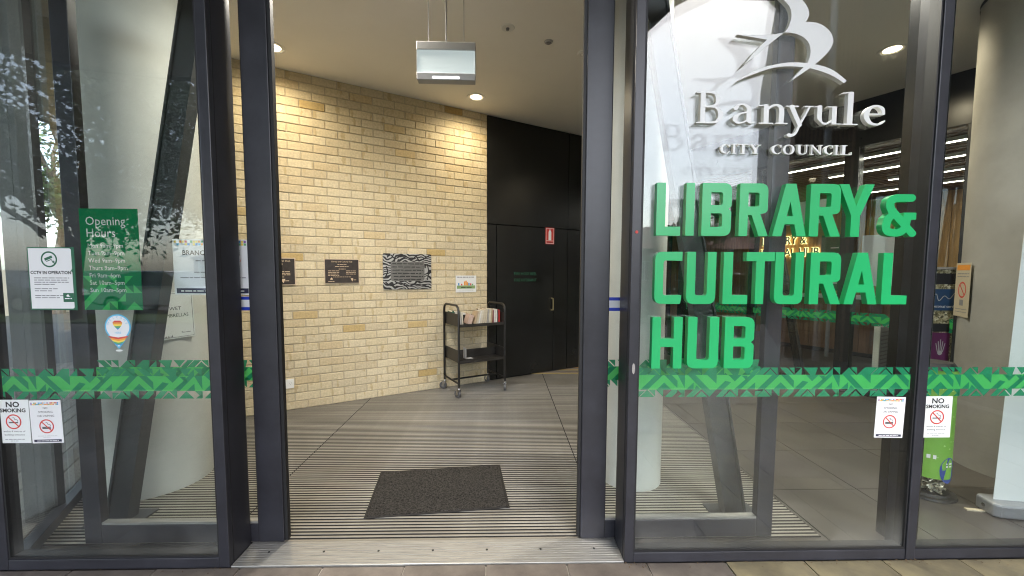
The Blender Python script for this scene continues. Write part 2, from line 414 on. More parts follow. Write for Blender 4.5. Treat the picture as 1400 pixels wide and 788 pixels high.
def brick_mat():
    m = bpy.data.materials.new('brick'); m.use_nodes = True; t = m.node_tree; N = t.nodes.new; L = t.links.new
    b = t.nodes['Principled BSDF']; b.inputs['Roughness'].default_value = .85
    oi = N('ShaderNodeObjectInfo'); ge = N('ShaderNodeNewGeometry')
    ad = N('ShaderNodeMath'); ad.operation = 'ADD'; L(oi.outputs['Random'], ad.inputs[0]); L(ge.outputs['Random Per Island'], ad.inputs[1])
    fr = N('ShaderNodeMath'); fr.operation = 'FRACT'; L(ad.outputs[0], fr.inputs[0])
    rp = N('ShaderNodeValToRGB'); cr = rp.color_ramp
    cols = [(0, (.58,.49,.32)), (.18, (.62,.53,.355)), (.4, (.57,.48,.315)), (.6, (.64,.555,.385)), (.78, (.54,.46,.315)), (.965, (.58,.47,.29)), (.985, (.48,.35,.15)), (1, (.45,.31,.12))]
    while len(cr.elements) < len(cols): cr.elements.new(.5)
    for e, (p, c) in zip(cr.elements, cols): e.position = p; e.color = (*c, 1)
    L(fr.outputs[0], rp.inputs[0])
    # mottling in broad upright streaks, different on every brick
    tc = N('ShaderNodeTexCoord'); mp = N('ShaderNodeMapping'); mp.inputs['Scale'].default_value = (11, 11, 3.5)
    wp = N('ShaderNodeVectorMath'); wp.operation = 'ADD'; cb = N('ShaderNodeCombineXYZ')
    ml = N('ShaderNodeMath'); ml.operation = 'MULTIPLY'; ml.inputs[1].default_value = 57.; L(fr.outputs[0], ml.inputs[0]); L(ml.outputs[0], cb.inputs[0])
    L(tc.outputs['Object'], mp.inputs['Vector']); L(mp.outputs[0], wp.inputs[0]); L(cb.outputs[0], wp.inputs[1])
    n1 = N('ShaderNodeTexNoise'); n1.inputs['Scale'].default_value = 1.3; n1.inputs['Detail'].default_value = 3; L(wp.outputs[0], n1.inputs['Vector'])
    r1 = N('ShaderNodeMapRange'); r1.inputs['From Min'].default_value = .58; r1.inputs['From Max'].default_value = .66; r1.inputs['To Max'].default_value = .55; L(n1.outputs[0], r1.inputs['Value'])
    mx = N('ShaderNodeMix'); mx.data_type = 'RGBA'; L(r1.outputs[0], mx.inputs[0]); L(rp.outputs[0], mx.inputs[6]); mx.inputs[7].default_value = (.40, .29, .13, 1)
    n2 = N('ShaderNodeTexNoise'); n2.inputs['Scale'].default_value = 45; n2.inputs['Detail'].default_value = 6; L(tc.outputs['Object'], n2.inputs['Vector'])
    r2 = N('ShaderNodeMapRange'); r2.inputs['From Min'].default_value = .3; r2.inputs['From Max'].default_value = .7; r2.inputs['To Min'].default_value = .84; r2.inputs['To Max'].default_value = 1.1; L(n2.outputs[0], r2.inputs['Value'])
    m2 = N('ShaderNodeMix'); m2.data_type = 'RGBA'; m2.blend_type = 'MULTIPLY'; m2.inputs[0].default_value = 1; L(mx.outputs[2], m2.inputs[6]); L(r2.outputs[0], m2.inputs[7])
    L(m2.outputs[2], b.inputs['Base Color'])
    bp = N('ShaderNodeBump'); bp.inputs['Strength'].default_value = .5; bp.inputs['Distance'].default_value = .004; L(n2.outputs[0], bp.inputs['Height']); L(bp.outputs[0], b.inputs['Normal'])
    MATS['brick'] = m
brick_mat()

# ================================================================== THE SETTING
def struct(name, mb, m, **k):
    o = mb.build(name, m, **k); o['kind'] = 'structure'; return o

# ground outside
struct('ground', MB().box(-900, 900, -900, 900, -.4, -.065), 'asphalt')
struct('footpath', MB().box(-40, 40, -7.5, -1.2, -.2, -.012), 'concrete')
lawn = struct('lawn', MB().box(-40, 40, -9.6, -7.52, -.2, .02), 'grass')
struct('road', MB().box(-200, 200, -20, -9.62, -.2, -.055), 'asphalt')
struct('far_lawn', MB().box(-80, 80, -60, -20.02, -.2, .05), 'grass')

# interior floor slab
floor_poly = [(-2.41, 1.985), (12.5, 1.985), (12.5, 14), tuple(W(-1.16, 14)[:2])]
fl = struct('floor', MB().prism(floor_poly, -.3, -.004), 'tile_floor')
# tiles over the part of the floor that the shopfront shows
tl = MB().box(-.298, .298, -.298, .298, -.003, .0012).mesh('tile', 'tile_floor')
MATS['tile_floor'].node_tree.nodes['Principled BSDF']
for i in range(12):
    for j in range(9):
        x = 2.08 + i*.6; y = 2.30 + j*.6
        if i == 0 and y > 9: continue
        o = bpy.data.objects.new('tile', tl); COL.objects.link(o); o.parent = fl; o.location = (x, y, .0005*((i*7+j*3) % 3))
struct('ceiling', MB().prism(floor_poly, CEIL, CEIL+.5), 'ceiling')

# striped carpet beyond the grating
def carpet():
    m = bpy.data.materials.new('striped_carpet'); m.use_nodes = True; t = m.node_tree; N = t.nodes.new; L = t.links.new
    b = t.nodes['Principled BSDF']; b.inputs['Roughness'].default_value = .95
    tc = N('ShaderNodeTexCoord'); sp = N('ShaderNodeSeparateXYZ'); L(tc.outputs['Object'], sp.inputs[0])
    n = N('ShaderNodeTexNoise'); n.noise_dimensions = '1D'; n.inputs['Scale'].default_value = 9; n.inputs['Detail'].default_value = 2; L(sp.outputs['Y'], n.inputs['W'])
    rp = N('ShaderNodeValToRGB'); cr = rp.color_ramp; cr.interpolation = 'CONSTANT'
    cols = [(0, (.12,.10,.085)), (.40, (.09,.16,.20)), (.47, (.16,.135,.11)), (.53, (.30,.16,.05)), (.58, (.13,.11,.09)), (.64, (.28,.22,.08))]
    while len(cr.elements) < len(cols): cr.elements.new(.9)
    for e, (p, c) in zip(cr.elements, cols): e.position = p; e.color = (*c, 1)
    L(n.outputs[0], rp.inputs[0]); L(rp.outputs[0], b.inputs['Base Color']); MATS['striped_carpet'] = m
carpet()
struct('carpet', MB().prism([(-1.2, 5.72), (1.76, 5.72), (1.76, 8.6), (-1.2, 8.6)], .0, .006), 'striped_carpet')

# entrance grating: aluminium bars over a dark pit, three panels
GX = (-9, -1.507, .566, 1.757)
def clipx(y, x0, x1):
    a = (-1.105 - y*DY)/DX                # return wall  s = -1.12
    b = (y*DX - (TW-.005))/DY             # brick wall  t = TW
    return max(x0, a, b), x1
pit = MB()
pp = [(clipx(2.118, -9, 0)[0], 2.118), (1.757, 2.118), (1.757, 5.715), (clipx(5.715, -9, 0)[0], 5.715)]
yy = 5.715
while yy > 2.3:
    yy -= .25; pp.append((clipx(yy, -9, 0)[0], yy))
gr = struct('floor_grating', MB().prism(pp, -.003, .0016), 'slat_gap')
PITCH = .0286
rows = []; y = 2.124
while y < 5.70: rows.append(y); y += PITCH
slat_meshes = {}
rest = MB(); n_sl = 0
for y in rows:
    for k in range(3):
        x0, x1 = clipx(y, GX[k]+.004, GX[k+1]-.004)
        if x1 - x0 < .05: continue
        if n_sl < 300:
            key = round(x1-x0, 3)
            if key not in slat_meshes:
                l = x1-x0; slat_meshes[key] = MB().add([(0,0,.001),(l,0,.001),(l,.0146,.001),(0,.0146,.001),(0,.0008,.0030),(l,.0008,.0030),(l,.0138,.0030),(0,.0138,.0030)],
                     [(4,5,6,7),(0,1,5,4),(1,2,6,5),(2,3,7,6),(3,0,4,7)]).mesh('slat', 'slat', recalc=False)
            o = bpy.data.objects.new('slat', slat_meshes[key]); COL.objects.link(o); o.parent = gr; o.location = (x0, y, rng.uniform(-.0004, .0004)); n_sl += 1
        else: rest.box(x0, x1, y, y+.0146, .001, .0030)
rs = rest.build('slat_rows', 'slat', gr); rs['kind'] = 'stuff'

# paving in front of the doors
pv = struct('paving', MB().box(-14, 14, -1.19, 1.93, -.25, -.016), 'concrete')
def paver_mat(nm, c, c2, rnd):
    mat(nm, c, .55, var=.2, scale=4, bump=.25, bscale=45, col2=c2, rnd=rnd)
paver_mat('paver', (.20, .172, .148), (.085, .072, .062), .16)
paver_mat('paver_mossy', (.20, .172, .10), (.085, .075, .052), .16)
pm = {k: MB().prism(rounded([(-.1965,-.1965,.004),(.1965,-.1965,.004),(.1965,.1965,.004),(-.1965,.1965,.004)], 2), -.05, 0).mesh('paver', k) for k in ('paver', 'paver_mossy')}
for i in range(26):
    for j in range(7):
        x = -5.08 + .4*i; y = 1.733 - .4*j
        o = bpy.data.objects.new('paver', pm['paver_mossy' if x > .95 and (i+j) % 5 else 'paver']); COL.objects.link(o); o.parent = pv
        o.location = (x, y, rng.uniform(-.002, .0015)); o.rotation_euler = (rng.uniform(-.003,.003), rng.uniform(-.003,.003), 0)
MATS['concrete']
grout = MB().box(-5.3, 5.3, -1.1, 1.93, -.02, -.007); g = grout.build('grout', mat('grout', (.42,.39,.34), .9, var=.15, scale=20), pv)

# timber deck beyond the glazed return wall, boards along it
dk = struct('deck', MB().prism([tuple(W(-1.2, 2.7)[:2]), (-2.5, 1.94), (-8.5, 1.94), tuple(W(-7.5, 9)[:2]), tuple(W(-1.2, 9)[:2])], -.2, -.03), 'slat_gap')
for i in range(40):
    s = -1.27 - .138*i; t0 = (1.96 - DY*s)/DX
    M = MB().box(-.0625, .0625, t0, 9., -.03, -.002)
    M.build('board', 'deck', dk, rot=(0, 0, A), loc=W(s, 0))

# canopy over the entrance; its unseen right end is extended to shade the glazing
can = [(-13, 12.5), (-10.9, 10.3), (-9.2, -1.4), (-8, -3.05), (-7.6, -3.6), (-5.67, -4.09), (-2, -4.25), (.8, -3.95), (1.7, -3.3), (2.06, -2.4), (2.26, -1.66), (2.9, -.9), (6.5, -.3), (6.5, 1.95), (-2.4, 1.95), tuple(W(-1.16, 8)[:2]), tuple(W(-1.16, 14)[:2])]
cn = thing('canopy', 'wide flat canopy with curved edge over the entrance, one end extended for shade', 'canopy', (0, 0, 5.0))
MB().prism(can, 0, .45).build('soffit', 'soffit', cn)
ed = MB()
for a, b in zip(can[:14], can[1:14]): ed.obox((*a, .2), (*b, .2), .0, .0) if False else None
edge = MB(); n_ = 14
inn = can[:n_]
for i in range(n_-1):
    a = Vector(inn[i]); b = Vector(inn[i+1]); d_ = (b-a).normalized(); nn = Vector((d_.y, -d_.x))
    if i < 13: edge.prism([tuple(a), tuple(b), tuple(b-nn*.06), tuple(a-nn*.06)], -.06, .6)
edge.build('edge_trim', 'fascia', cn)
bt = MB()
for i in range(26):
    bt.box(-9 + i*.44, -8.985 + i*.44, -3., 1.9, -.004, .0)

# building mass above and behind
up = MB().box(-2.41, 14, 1.95, 2.4, 3.5, 6.9); up.prism([(-2.41, 2.4), (14, 2.4), (14, 14), tuple(W(-1.16, 14)[:2])], CEIL+.52, 6.9)
tag(up.build('building', 'fascia'), 'dark upper storey of the building above the shopfront', 'building', kind='thing')
sw = MB().prism([tuple(W(-1.16, TW+.02)[:2]), tuple(W(-1.16, 14)[:2]), tuple(W(-.9, 14)[:2]), tuple(W(-.9, TW+.3)[:2]), tuple(W(-.9, TW+.02)[:2])], 0, CEIL)
tag(sw.build('side_wall', 'plaster_grey'), 'pale rendered outer wall past the glazed return', 'wall', kind='thing')
bw_ = MB().box(-8, 12.5, 13.5, 14, 0, CEIL); bw_.box(12.2, 12.5, 2.4, 13.5, 0, CEIL)
tag(bw_.build('back_wall', 'plaster_grey'), 'plain rear wall at the far end of the library', 'wall', kind='thing')

# ------------------------------------------------------------------ brick wall
bwall = thing('brick_wall', 'cream brick wall running back from the entrance', 'wall', W(0, TW), (0, 0, A))
S0, S1 = -1.13, 2.417
MB().box(S0, S1, .0065, .25, 0, CEIL).build('mortar', 'mortar', bwall)
variants = []
for k in range(6):
    r = random.Random(k); j = lambda: r.uniform(-.0016, .0016)
    L_, H_ = .2315, .0775
    vs = [(0,.03,0),(L_,.03,0),(L_,.03,H_),(0,.03,H_)]
    vs += [(0+j(),.004,0+j()),(L_+j(),.004,0+j()),(L_+j(),.004,H_+j()),(0+j(),.004,H_+j())]
    c = .004
    vs += [(c+j(),j()*.6,c+j()),(L_-c+j(),j()*.6,c+j()),(L_-c+j(),j()*.6,H_-c+j()),(c+j(),j()*.6,H_-c+j())]
    fs = [(0,1,5,4),(1,2,6,5),(2,3,7,6),(3,0,4,7),(4,5,9,8),(5,6,10,9),(6,7,11,10),(7,4,8,11),(8,9,10,11)]
    variants.append((vs, fs))
vm = [MB().add(v, f).mesh('brick', 'brick', recalc=False) for v, f in variants]
cells = []
for row in range(40):
    z = .004 + row*.0862
    x = S0 - (.12 if row % 2 else 0) - .02
    while x < S1 - .012:
        a, b = max(x, S0), min(x+.230, S1)
        if b-a > .03: cells.append((a, b, z))
        x += .240
def near(c):
    mid = W((c[0]+c[1])/2, TW, c[2]); d_ = (mid-Vector((0,0,1.45))).length
    return d_ + (50 if (c[0]+c[1])/2 < -.30 else 0) + (50 if c[2] > 3.40 else 0)
cells.sort(key=near)
restb = MB()
for i, (a, b, z) in enumerate(cells):
    k = rng.randrange(6); sc = (b-a)/.230; flip = rng.random() < .5
    if i < 300:
        o = bpy.data.objects.new('brick', vm[k]); COL.objects.link(o); o.parent = bwall
        o.location = (a, rng.uniform(-.0015, .0015), z); o.scale = (sc, 1, 1); o.rotation_euler = (0, 0, rng.uniform(-.004, .004))
    else:
        restb.add(*variants[k], Matrix.Translation((a, rng.uniform(-.0015, .0015), z)) @ Matrix.Diagonal((sc, 1, 1, 1)))
rb = restb.build('bricks', 'brick', bwall, recalc=False); rb['kind'] = 'stuff'

# ------------------------------------------------------------------ black panelled wall with the hose reel cupboard
bk = thing('panel_wall', 'matt black panelled wall with a hose reel door, beside the cream bricks', 'wall', W(2.42, TW), (0, 0, A))
MB().box(0, 3.53, .03, .25, 0, CEIL).build('backing', 'rubber', bk)
g = .0055
def pan(x0, x1, z0, z1, name='panel', y=0.): return MB().box(x0+g, x1-g, y, .03, z0+g, z1-g).build(name, 'black_wall', bk, bevel=.002)
x_ = [0, .137, 1.07, 1.322, 2.2, 2.9, 3.525]
pan(0, 1.322, 2.07, CEIL-.001); pan(1.322, 2.2, 2.07, CEIL-.001); pan(2.2, 3.525, 2.07, CEIL-.001)
pan(0, .137, .006, 2.07); dr = pan(.137, 1.07, .012, 2.07, 'door', -.002); pan(1.07, 1.322, .006, 2.07); pan(1.322, 2.2, .006, 2.07); pan(2.2, 2.9, .006, 2.07); pan(2.9, 3.525, .006, 2.07)
hd = MB().tube(catmull([(1.03, -.004, 1.075), (1.03, -.045, 1.07), (1.03, -.05, 1.05), (1.03, -.05, .93), (1.03, -.045, .91), (1.03, -.004, .905)], 4), .009, 8)
hd.build('handle', 'brass', dr, smooth=True)
tx = MB(); tx.text('FIRE HOSE REEL', .058, .59, 1.405, .0045, sx=.92); tx.text('FIRE HYDRANT', .058, .59, 1.318, .0045, sx=.92)
o = tx.build('lettering', mat('sign_green', (.012, .10, .05), .5), dr); o.rotation_euler = (PI/2, 0, 0); o.location = (0, 0, 0)

# ------------------------------------------------------------------ ceiling fittings
def downlight(x, y, label, power=16., z=CEIL, r=.085, col=(1, .84, .58)):
    t = thing('downlight', label, 'downlight', (x, y, z), group='recessed downlights')
    rim = MB(); n = 36
    prof = [(r+.022, 0), (r+.018, -.006), (r, -.006), (r-.006, .0), (r-.022, .05)]
    vs = []; fs = []
    for k, (q, h) in enumerate(prof):
        for i in range(n): vs.append((q*math.cos(2*PI*i/n), q*math.sin(2*PI*i/n), h))
    for k in range(len(prof)-1):
        for i in range(n): fs.append((k*n+i, k*n+(i+1)%n, (k+1)*n+(i+1)%n, (k+1)*n+i))
    rim.add(vs, fs).build('rim', 'white_plastic', t, smooth=True)
    MB().disc(0, 0, r-.02, -.0015, 32).build('lamp', 'lamp_glow', t)
    ld = bpy.data.lights.new('lamp_light', 'SPOT'); ld.energy = power; ld.color = col; ld.spot_size = RAD(165); ld.spot_blend = 1.0; ld.shadow_soft_size = .06
    lo = bpy.data.objects.new('lamp_light', ld); COL.objects.link(lo); lo.parent = t; lo.location = (0, 0, -.02)
    return t
mat('lamp_glow', (.9, .85, .7), .5, emit=(1, .84, .58), estr=1.8)
downlight(-2.063, 3.844, 'round downlight glowing over the near end of the cream brick wall')
downlight(-.31, 4.832, 'round downlight over the brick wall where it meets the black panels')
downlight(3.48, 3.717, 'round downlight shining above the black bulkhead side', 32)
downlight(-.98, 2.84, 'added unseen downlight, fill light just inside the doorway', 68, col=(1, .93, .82))  # out of view, added to brighten the lobby floor and ceiling
downlight(1.75, 2.80, 'added unseen downlight, fill light behind the green lettering panel', 75, col=(1, .93, .82))  # added fill lamp above the frame, lights the lobby behind the lettering
downlight(-1.6, 2.75, 'added unseen downlight, faint fill light beside the thick pale column', 4, col=(1, .93, .82))  # weak extra lamp, added out of view as fill near the column
downlight(.98, 6.2, 'added unseen downlight, fill light deep in the lobby by the black panels', 60)  # unseen lamp added as fill for the back of the lobby

sp = thing('sprinkler', 'white sprinkler rose on the ceiling ahead of the hanging sign', 'sprinkler', (.035, 3.487, CEIL))
MB().cyl((0,0,0), (0,0,-.006), .06, .052, 28).build('plate', 'white_plastic', sp, smooth=True); MB().cyl((0,0,-.006), (0,0,-.022), .014, .012, 12).build('nozzle', 'ink_grey', sp)
sp = thing('smoke_detector', 'small grey ceiling sensor between the sprinkler and the door jamb', 'detector', (.393, 3.679, CEIL))
MB().cyl((0,0,0), (0,0,-.01), .038, .034, 24).build('plate', 'ink_faint', sp, smooth=True); MB().cyl((0,0,-.01), (0,0,-.02), .02, .016, 14).build('lens', 'ink_grey', sp)
sp = thing('speaker_disc', 'flat beige ceiling disc nearest the sliding door jamb', 'ceiling disc', (.728, 3.86, CEIL))
MB().cyl((0,0,0), (0,0,-.014), .055, .05, 28).build('cover', 'ceiling', sp, smooth=True); MB().ring(0, 0, .025, .028, -.0145, 28).build('groove', 'ink_faint', sp)

# hanging exit light
mat('pale_metal', (.60,.60,.59), .45)
ex = thing('pendant_light', 'white box light hung on thin wires from the ceiling', 'hanging light', (-.388, 2.9, 2.745), (0, 0, RAD(1.0)))
MB().box(-.196, .196, -.035, .035, 0, .045).build('base_tray', 'ink_faint', ex, bevel=.003)
MB().box(-.198, .198, -.03, .03, .2, .252).build('top_rail', 'pale_metal', ex, bevel=.003)
MB().box(-.195, .195, -.024, .024, .047, .198).build('diffuser', mat('exit_glow', (.55,.60,.60), .4, emit=(.80,.95,.96), estr=.09), ex, bevel=.003)
for q in (-1, 1): MB().box(q*.1965-.002, q*.1965+.002, -.028, .028, .03, .21).build('end_plate', 'pale_metal', ex)
MB().box(-.09, .09, -.037, -.0352, .008, .022).build('led_strip', mat('led', (.9,.9,.9), .4, emit=(.9,.96,1), estr=.6), ex)
for q in (-.12, .0, .12): MB().cyl((q, 0, .252), (q, 0, CEIL-2.745), .0022 if q else .0045, n=6).build('wire', 'ink_grey', ex)

# bits of dry leaf and grit swept against the sill
lt = MB(); rl = random.Random(11)
for k in range(170):
    x = rl.uniform(-2.4, 3.0) if k % 3 else rl.choice([-1.36, .63, 2.07]) + rl.gauss(0, .06)
    y_ = 1.931 - abs(rl.gauss(0, .018)); s_ = rl.uniform(.002, .0075); a = rl.uniform(0, PI); z_ = .0015 + rl.uniform(0, .003)
    if -1.33 < x < .6: continue
    c, n_2 = math.cos(a)*s_, math.sin(a)*s_
    lt.add([(x-c, y_-n_2, z_), (x+n_2*.5, y_-c*.5, z_+.001), (x+c, y_+n_2, z_+.002), (x-n_2*.5, y_+c*.5, z_)], [(0,1,2,3)])
o = lt.build('leaf_litter', mat('litter', (.11, .075, .04), .9, var=.6, scale=30), recalc=False); tag(o, 'dry leaf bits and grit along the glazing sill', 'litter', kind='stuff')

# ================================================================== SHOPFRONT
HEAD = 3.42
BZ0, BU = .837, .0366             # patterned film band: foot height and unit
def clip_poly(p, x0, x1):
    for lim, sgn in ((x0, 1), (x1, -1)):
        out = []
        for i in range(len(p)):
            a, b = p[i-1], p[i]; ia = sgn*(a[0]-lim) >= 0; ib = sgn*(b[0]-lim) >= 0
            if ia != ib:
                t = (lim-a[0])/(b[0]-a[0]); out.append((lim, a[1]+t*(b[1]-a[1])))
            if ib: out.append(b)
        p = out
        if len(p) < 3: return None
    return p
BLK = [[[(0,3),(1,4),(2,4),(1,3)], [(2,4),(3,4),(3,3)], [(3.3,4),(4.3,4),(5.3,3),(4.3,3)], [(.3,1),(1.3,1),(3.3,3),(2.3,3)], [(2.5,1),(3.5,2),(4.5,1)], [(3.5,3),(4.5,3),(5.3,2.2),(5.3,1.2)], [(.2,0),(1.2,1),(2.2,0)], [(2.4,1),(3.4,1),(3.4,0)], [(3.6,0),(4.6,0),(5.3,.7),(5.3,1),(4.6,1)]],
       [[(0,4),(1,4),(1,3)], [(1.2,3),(2.2,4),(3.2,3)], [(3.4,3),(4.4,4),(5.3,4),(5.3,3.1),(5.2,3)], [(0,3),(1,3),(1,1.2)], [(1.4,3),(2.4,3),(4.4,1),(3.4,1)], [(1.2,1),(2.2,2),(2.2,1)], [(4,3),(5.3,3),(5.3,1.8)], [(0,1),(1,1),(1,0)], [(1.2,0),(2.2,0),(3.2,1),(2.2,1)], [(3.4,1),(4.4,0),(5.3,1)]],
       [[(0,3),(1,4),(1,3)], [(1.2,4),(2.2,3),(2.9,3),(3.2,4)], [(3.4,4),(5,4),(4.2,3)], [(0,1),(1,1),(2,2),(1.2,2.2)], [(1.6,3),(3.4,3),(2.5,2.1)], [(2.4,1),(4.6,3),(5.3,3),(3.3,1)], [(4.2,1),(5.3,2),(5.3,1)], [(0,0),(.9,1),(1.8,1),(.9,0)], [(2,1),(3,0),(3,1)], [(3.2,0),(4.2,1),(5.2,0)]]]
BLK[0] += [[(0,4),(.9,4),(0,3.1)], [(1.2,3),(2,3.8),(2.8,3)], [(4.5,4),(5.3,4),(5.3,3.2)], [(1.4,1),(2.3,.1),(2.3,1)], [(0,.8),(0,0),(.1,0),(.9,.8)]]
BLK[1] += [[(2.4,4),(3.3,4),(3.3,3.1)], [(.1,0),(.9,0),(.9,.7)], [(2.5,0),(3.3,.8),(4.1,0)], [(2.6,1.6),(3.2,1.0),(2.3,1.0)]]
BLK[2] += [[(.1,4),(.9,4),(.9,3.9)], [(4.4,3),(5.3,3.9),(5.3,3)], [(1.1,0),(2.8,0),(1.95,.85)], [(3.4,2.9),(4.2,2.1),(4.2,2.9)]]
def film_band(parent, x0, x1, ox, y, phase=0., z0=BZ0):
    """printed film on the inside of a pane between x0 and x1; ox is the parent's x"""
    br = MB(); br.rect(x0-ox, x1-ox, z0+BU, z0+3*BU, -.0006)
    md = MB(); u = 0; k = 0; x = x0 - phase*BU
    order = [0, 1, 2, 0, 2, 1]
    while x < x1:
        for p in BLK[order[k % 6]]:
            q = clip_poly([(x + a*BU, z0 + b*BU) for a, b in p], x0, x1)
            if q: md.poly([(a-ox, b) for a, b in q], 0)
        x += 5.3*BU; k += 1
    b = br.build('film_band', 'film_bright', parent, loc=(0, y, 0), rot=(PI/2, 0, 0), recalc=False)
    m = md.build('film_pattern', 'film_mid', b, recalc=False)
    return b

def glass_panel(name, label, x0, x1, phase, rstile=True, lstile=True):
    ox = (x0+x1)/2
    t = thing(name, label, 'glass panel', (ox, FY, 0))
    w2 = (x1-x0)/2
    MB().box(-w2-.004, w2+.004, .012, .022, .05, HEAD-.03).build('pane', 'glass', t)
    MB().box(-w2, w2, 0, .07, .0, .052).build('sill_rail', 'frame', t, bevel=.003)
    MB().box(-w2, w2, .004, .06, .0535, .063).build('glazing_bead', 'rubber', t)
    MB().box(-w2, w2, 0, .07, HEAD-.05, HEAD).build('head_rail', 'frame', t, bevel=.003)
    for q in (-1, 1): MB().box(q*(w2-.004)-.004, q*(w2-.004)+.004, .004, .06, .063, HEAD-.05).build('gasket', 'rubber', t)
    film_band(t, x0+.012, x1-.012, ox, .0232, phase)
    return t
gp_l = glass_panel('glass_panel', 'tall glass panel with opening hours and camera notices', -2.385, -1.381, 2.0)
gp_r = glass_panel('glass_panel', 'tall glass panel carrying the raised green and white lettering', .655, 2.045, 0.)
gp_f = glass_panel('glass_panel', 'tall glass panel in front of the recycling station and round column', 2.092, 3.5, 1.2)

def mullion(name, label, x0, x1, y0, y1, cat='door jamb'):
    t = thing(name, label, cat, ((x0+x1)/2, FY, 0)); w2 = (x1-x0)/2
    MB().box(-w2, w2, y0-FY, y1-FY, 0, HEAD).build('post', 'frame', t, bevel=.003)
    MB().box(-w2-.0015, w2+.0015, (y0-FY)+.03, (y0-FY)+.034, .01, HEAD-.01).build('groove', 'rubber', t)
    return t
j1 = mullion('door_jamb', 'deep dark door jamb beside the opening hours panel', -1.381, -1.333, FY, 2.108)
j2 = mullion('door_jamb', 'deep dark door jamb beside the green lettering panel', .61, .655, FY, 2.108)
mullion('mullion', 'dark mullion between the lettering panel and the recycling panel', 2.045, 2.092, FY-.004, 2.05, 'mullion')
mullion('mullion', 'dark corner mullion where the glazed return wall begins', -2.432, -2.385, FY, 1.978, 'mullion')
mullion('mullion', 'dark mullion past the banner at the outer edge of the glazing', 3.5, 3.56, FY, 2.05, 'mullion')
MB_ = MB().cyl((0, 0, 0), (0, -.003, 0), .014, n=20)
lk = MB_.build('keyhole', 'chrome', j2, smooth=True, loc=(-.0, -.0005, .985)); lk.scale = (.55, 1, 1.9)
MB().cyl((0, 0, 0), (0, -.003, 0), .007, n=14).build('button', 'red_ink', j2, loc=(.0, -.0005, 1.64))

hdx = tag(MB().box(-1.333, .61, FY+.05, 2.20, 2.955, HEAD+.07).build('door_header', 'frame', bevel=.004), 'dark header box above the sliding doors', 'door header', kind='thing')

# threshold plate
th = thing('threshold', 'ribbed aluminium threshold plate across the open doorway', 'threshold', (-.36, FY, 0))
MB().box(-.971, .971, .004, .185, -.01, .0055).build('plate', 'aluminium', th, bevel=.003)
for k in range(9): MB().box(-.969, .969, .018+k*.0175, .0215+k*.0175, .0055, .0072).build('rib', 'aluminium', th)
for k in range(7): MB().cyl((-.84+k*.28, .1, .0056), (-.84+k*.28, .1, .0078), .006, n=10).build('screw', 'screw', th)

# sliding leaves
def leaf(label, x0, x1, lead, phase):
    """lead = +1 when the leading stile is at x1, -1 at x0"""
    ox = (x0+x1)/2; w2 = (x1-x0)/2
    t = thing('sliding_door', label, 'sliding door', (ox, LY, 0))
    wl, wt = .132, .088
    L0, L1 = (w2-wl, w2) if lead > 0 else (-w2, -w2+wl)
    T0, T1 = (-w2, -w2+wt) if lead > 0 else (w2-wt, w2)
    MB().box(L0, L1, 0, .045, .006, 2.94).build('stile', 'frame', t, bevel=.003)
    MB().box(T0, T1, 0, .045, .006, 2.94).build('stile', 'frame', t, bevel=.003)
    e = L1 if lead > 0 else L0
    MB().box(min(e, e+lead*.016), max(e, e+lead*.016), .010, .038, .01, 2.93).build('edge_seal', 'rubber', t)
    a, b = min(L1, T1), max(L0, T0)
    MB().box(a, b, .001, .044, .006, .106).build('bottom_rail', 'frame', t, bevel=.003)
    MB().box(a, b, .001, .044, 2.84, 2.94).build('top_rail', 'frame', t, bevel=.003)
    q = L0 if lead > 0 else L1
    MB().box(q-.0015, q+.0015, -.0006, .0, .01, 2.93).build('bead_line', 'rubber', t)
    MB().box(a, b, .004, .04, .1065, .118).build('glazing_bead', 'aluminium', t)
    MB().box(a-.005, b+.005, .018, .026, .10, 2.85).build('pane', 'leaf_glass', t)
    film_band(t, ox+a, ox+b, ox, .0272, phase)
    return t, ox
dl, oxl = leaf('open sliding door leaf on the brick wall side of the doorway', -2.205, -1.165, 1, 3.1)
dr_, oxr = leaf('open sliding door leaf on the green lettering side of the doorway', .423, 1.479, -1, 1.7)
for par, ox, x0, x1 in ((dl, oxl, -1.44, -1.298), (dr_, oxr, .556, .69)):
    s_ = MB().rect(x0-ox, x1-ox, 1.246, 1.318, 0).build('safety_strip', 'white_paper', par, loc=(0, .0172, 0), rot=(PI/2, 0, 0))
    MB().rect(x0-ox, x1-ox, 1.246, 1.263, .0006).rect(x0-ox, x1-ox, 1.301, 1.318, .0006).build('blue_edge', 'blue_strip', s_)

# leaning steel braces behind the leaves
def brace(label, xb, xt, y=2.34):
    t = thing('steel_brace', label, 'steel brace', (xb, y, 0))
    MB().obox((0,0,.012), (xt-xb,0,CEIL), .112, .05).build('web', 'steel_brace', t)
    for q in (-1, 1): MB().obox((q*.058,0,.012), (q*.058+xt-xb,0,CEIL), .012, .075).build('flange', 'steel_brace', t)
    MB().box(-.14, .14, -.09, .09, .002, .0125).build('foot_plate', 'steel_brace', t)
brace('dark steel brace leaning across the opening hours panel', -2.22, -1.548)
brace('dark steel brace leaning behind the green lettering panel', 1.39, .735)

# round columns
def column(label, x, y, r, m='plaster'):
    t = thing('column', label, 'column', (x, y, 0))
    MB().cyl((0,0,.0), (0,0,CEIL-.002), r, n=72, caps=False).build('shaft', m, t, smooth=True)
    MB().cyl((0,0,CEIL-.03), (0,0,CEIL-.0025), r+.004, n=72, caps=False).build('shadow_gap', 'rubber', t, smooth=True)
    return t
column('thick pale round column behind the opening hours panel', -2.42, 2.83, .325)
column('slim pale round column behind the sliding leaf at the lettering', .905, 2.79, .205)
column('broad beige round column beside the recycling station', 3.85, 2.85, .382, 'plaster_grey')

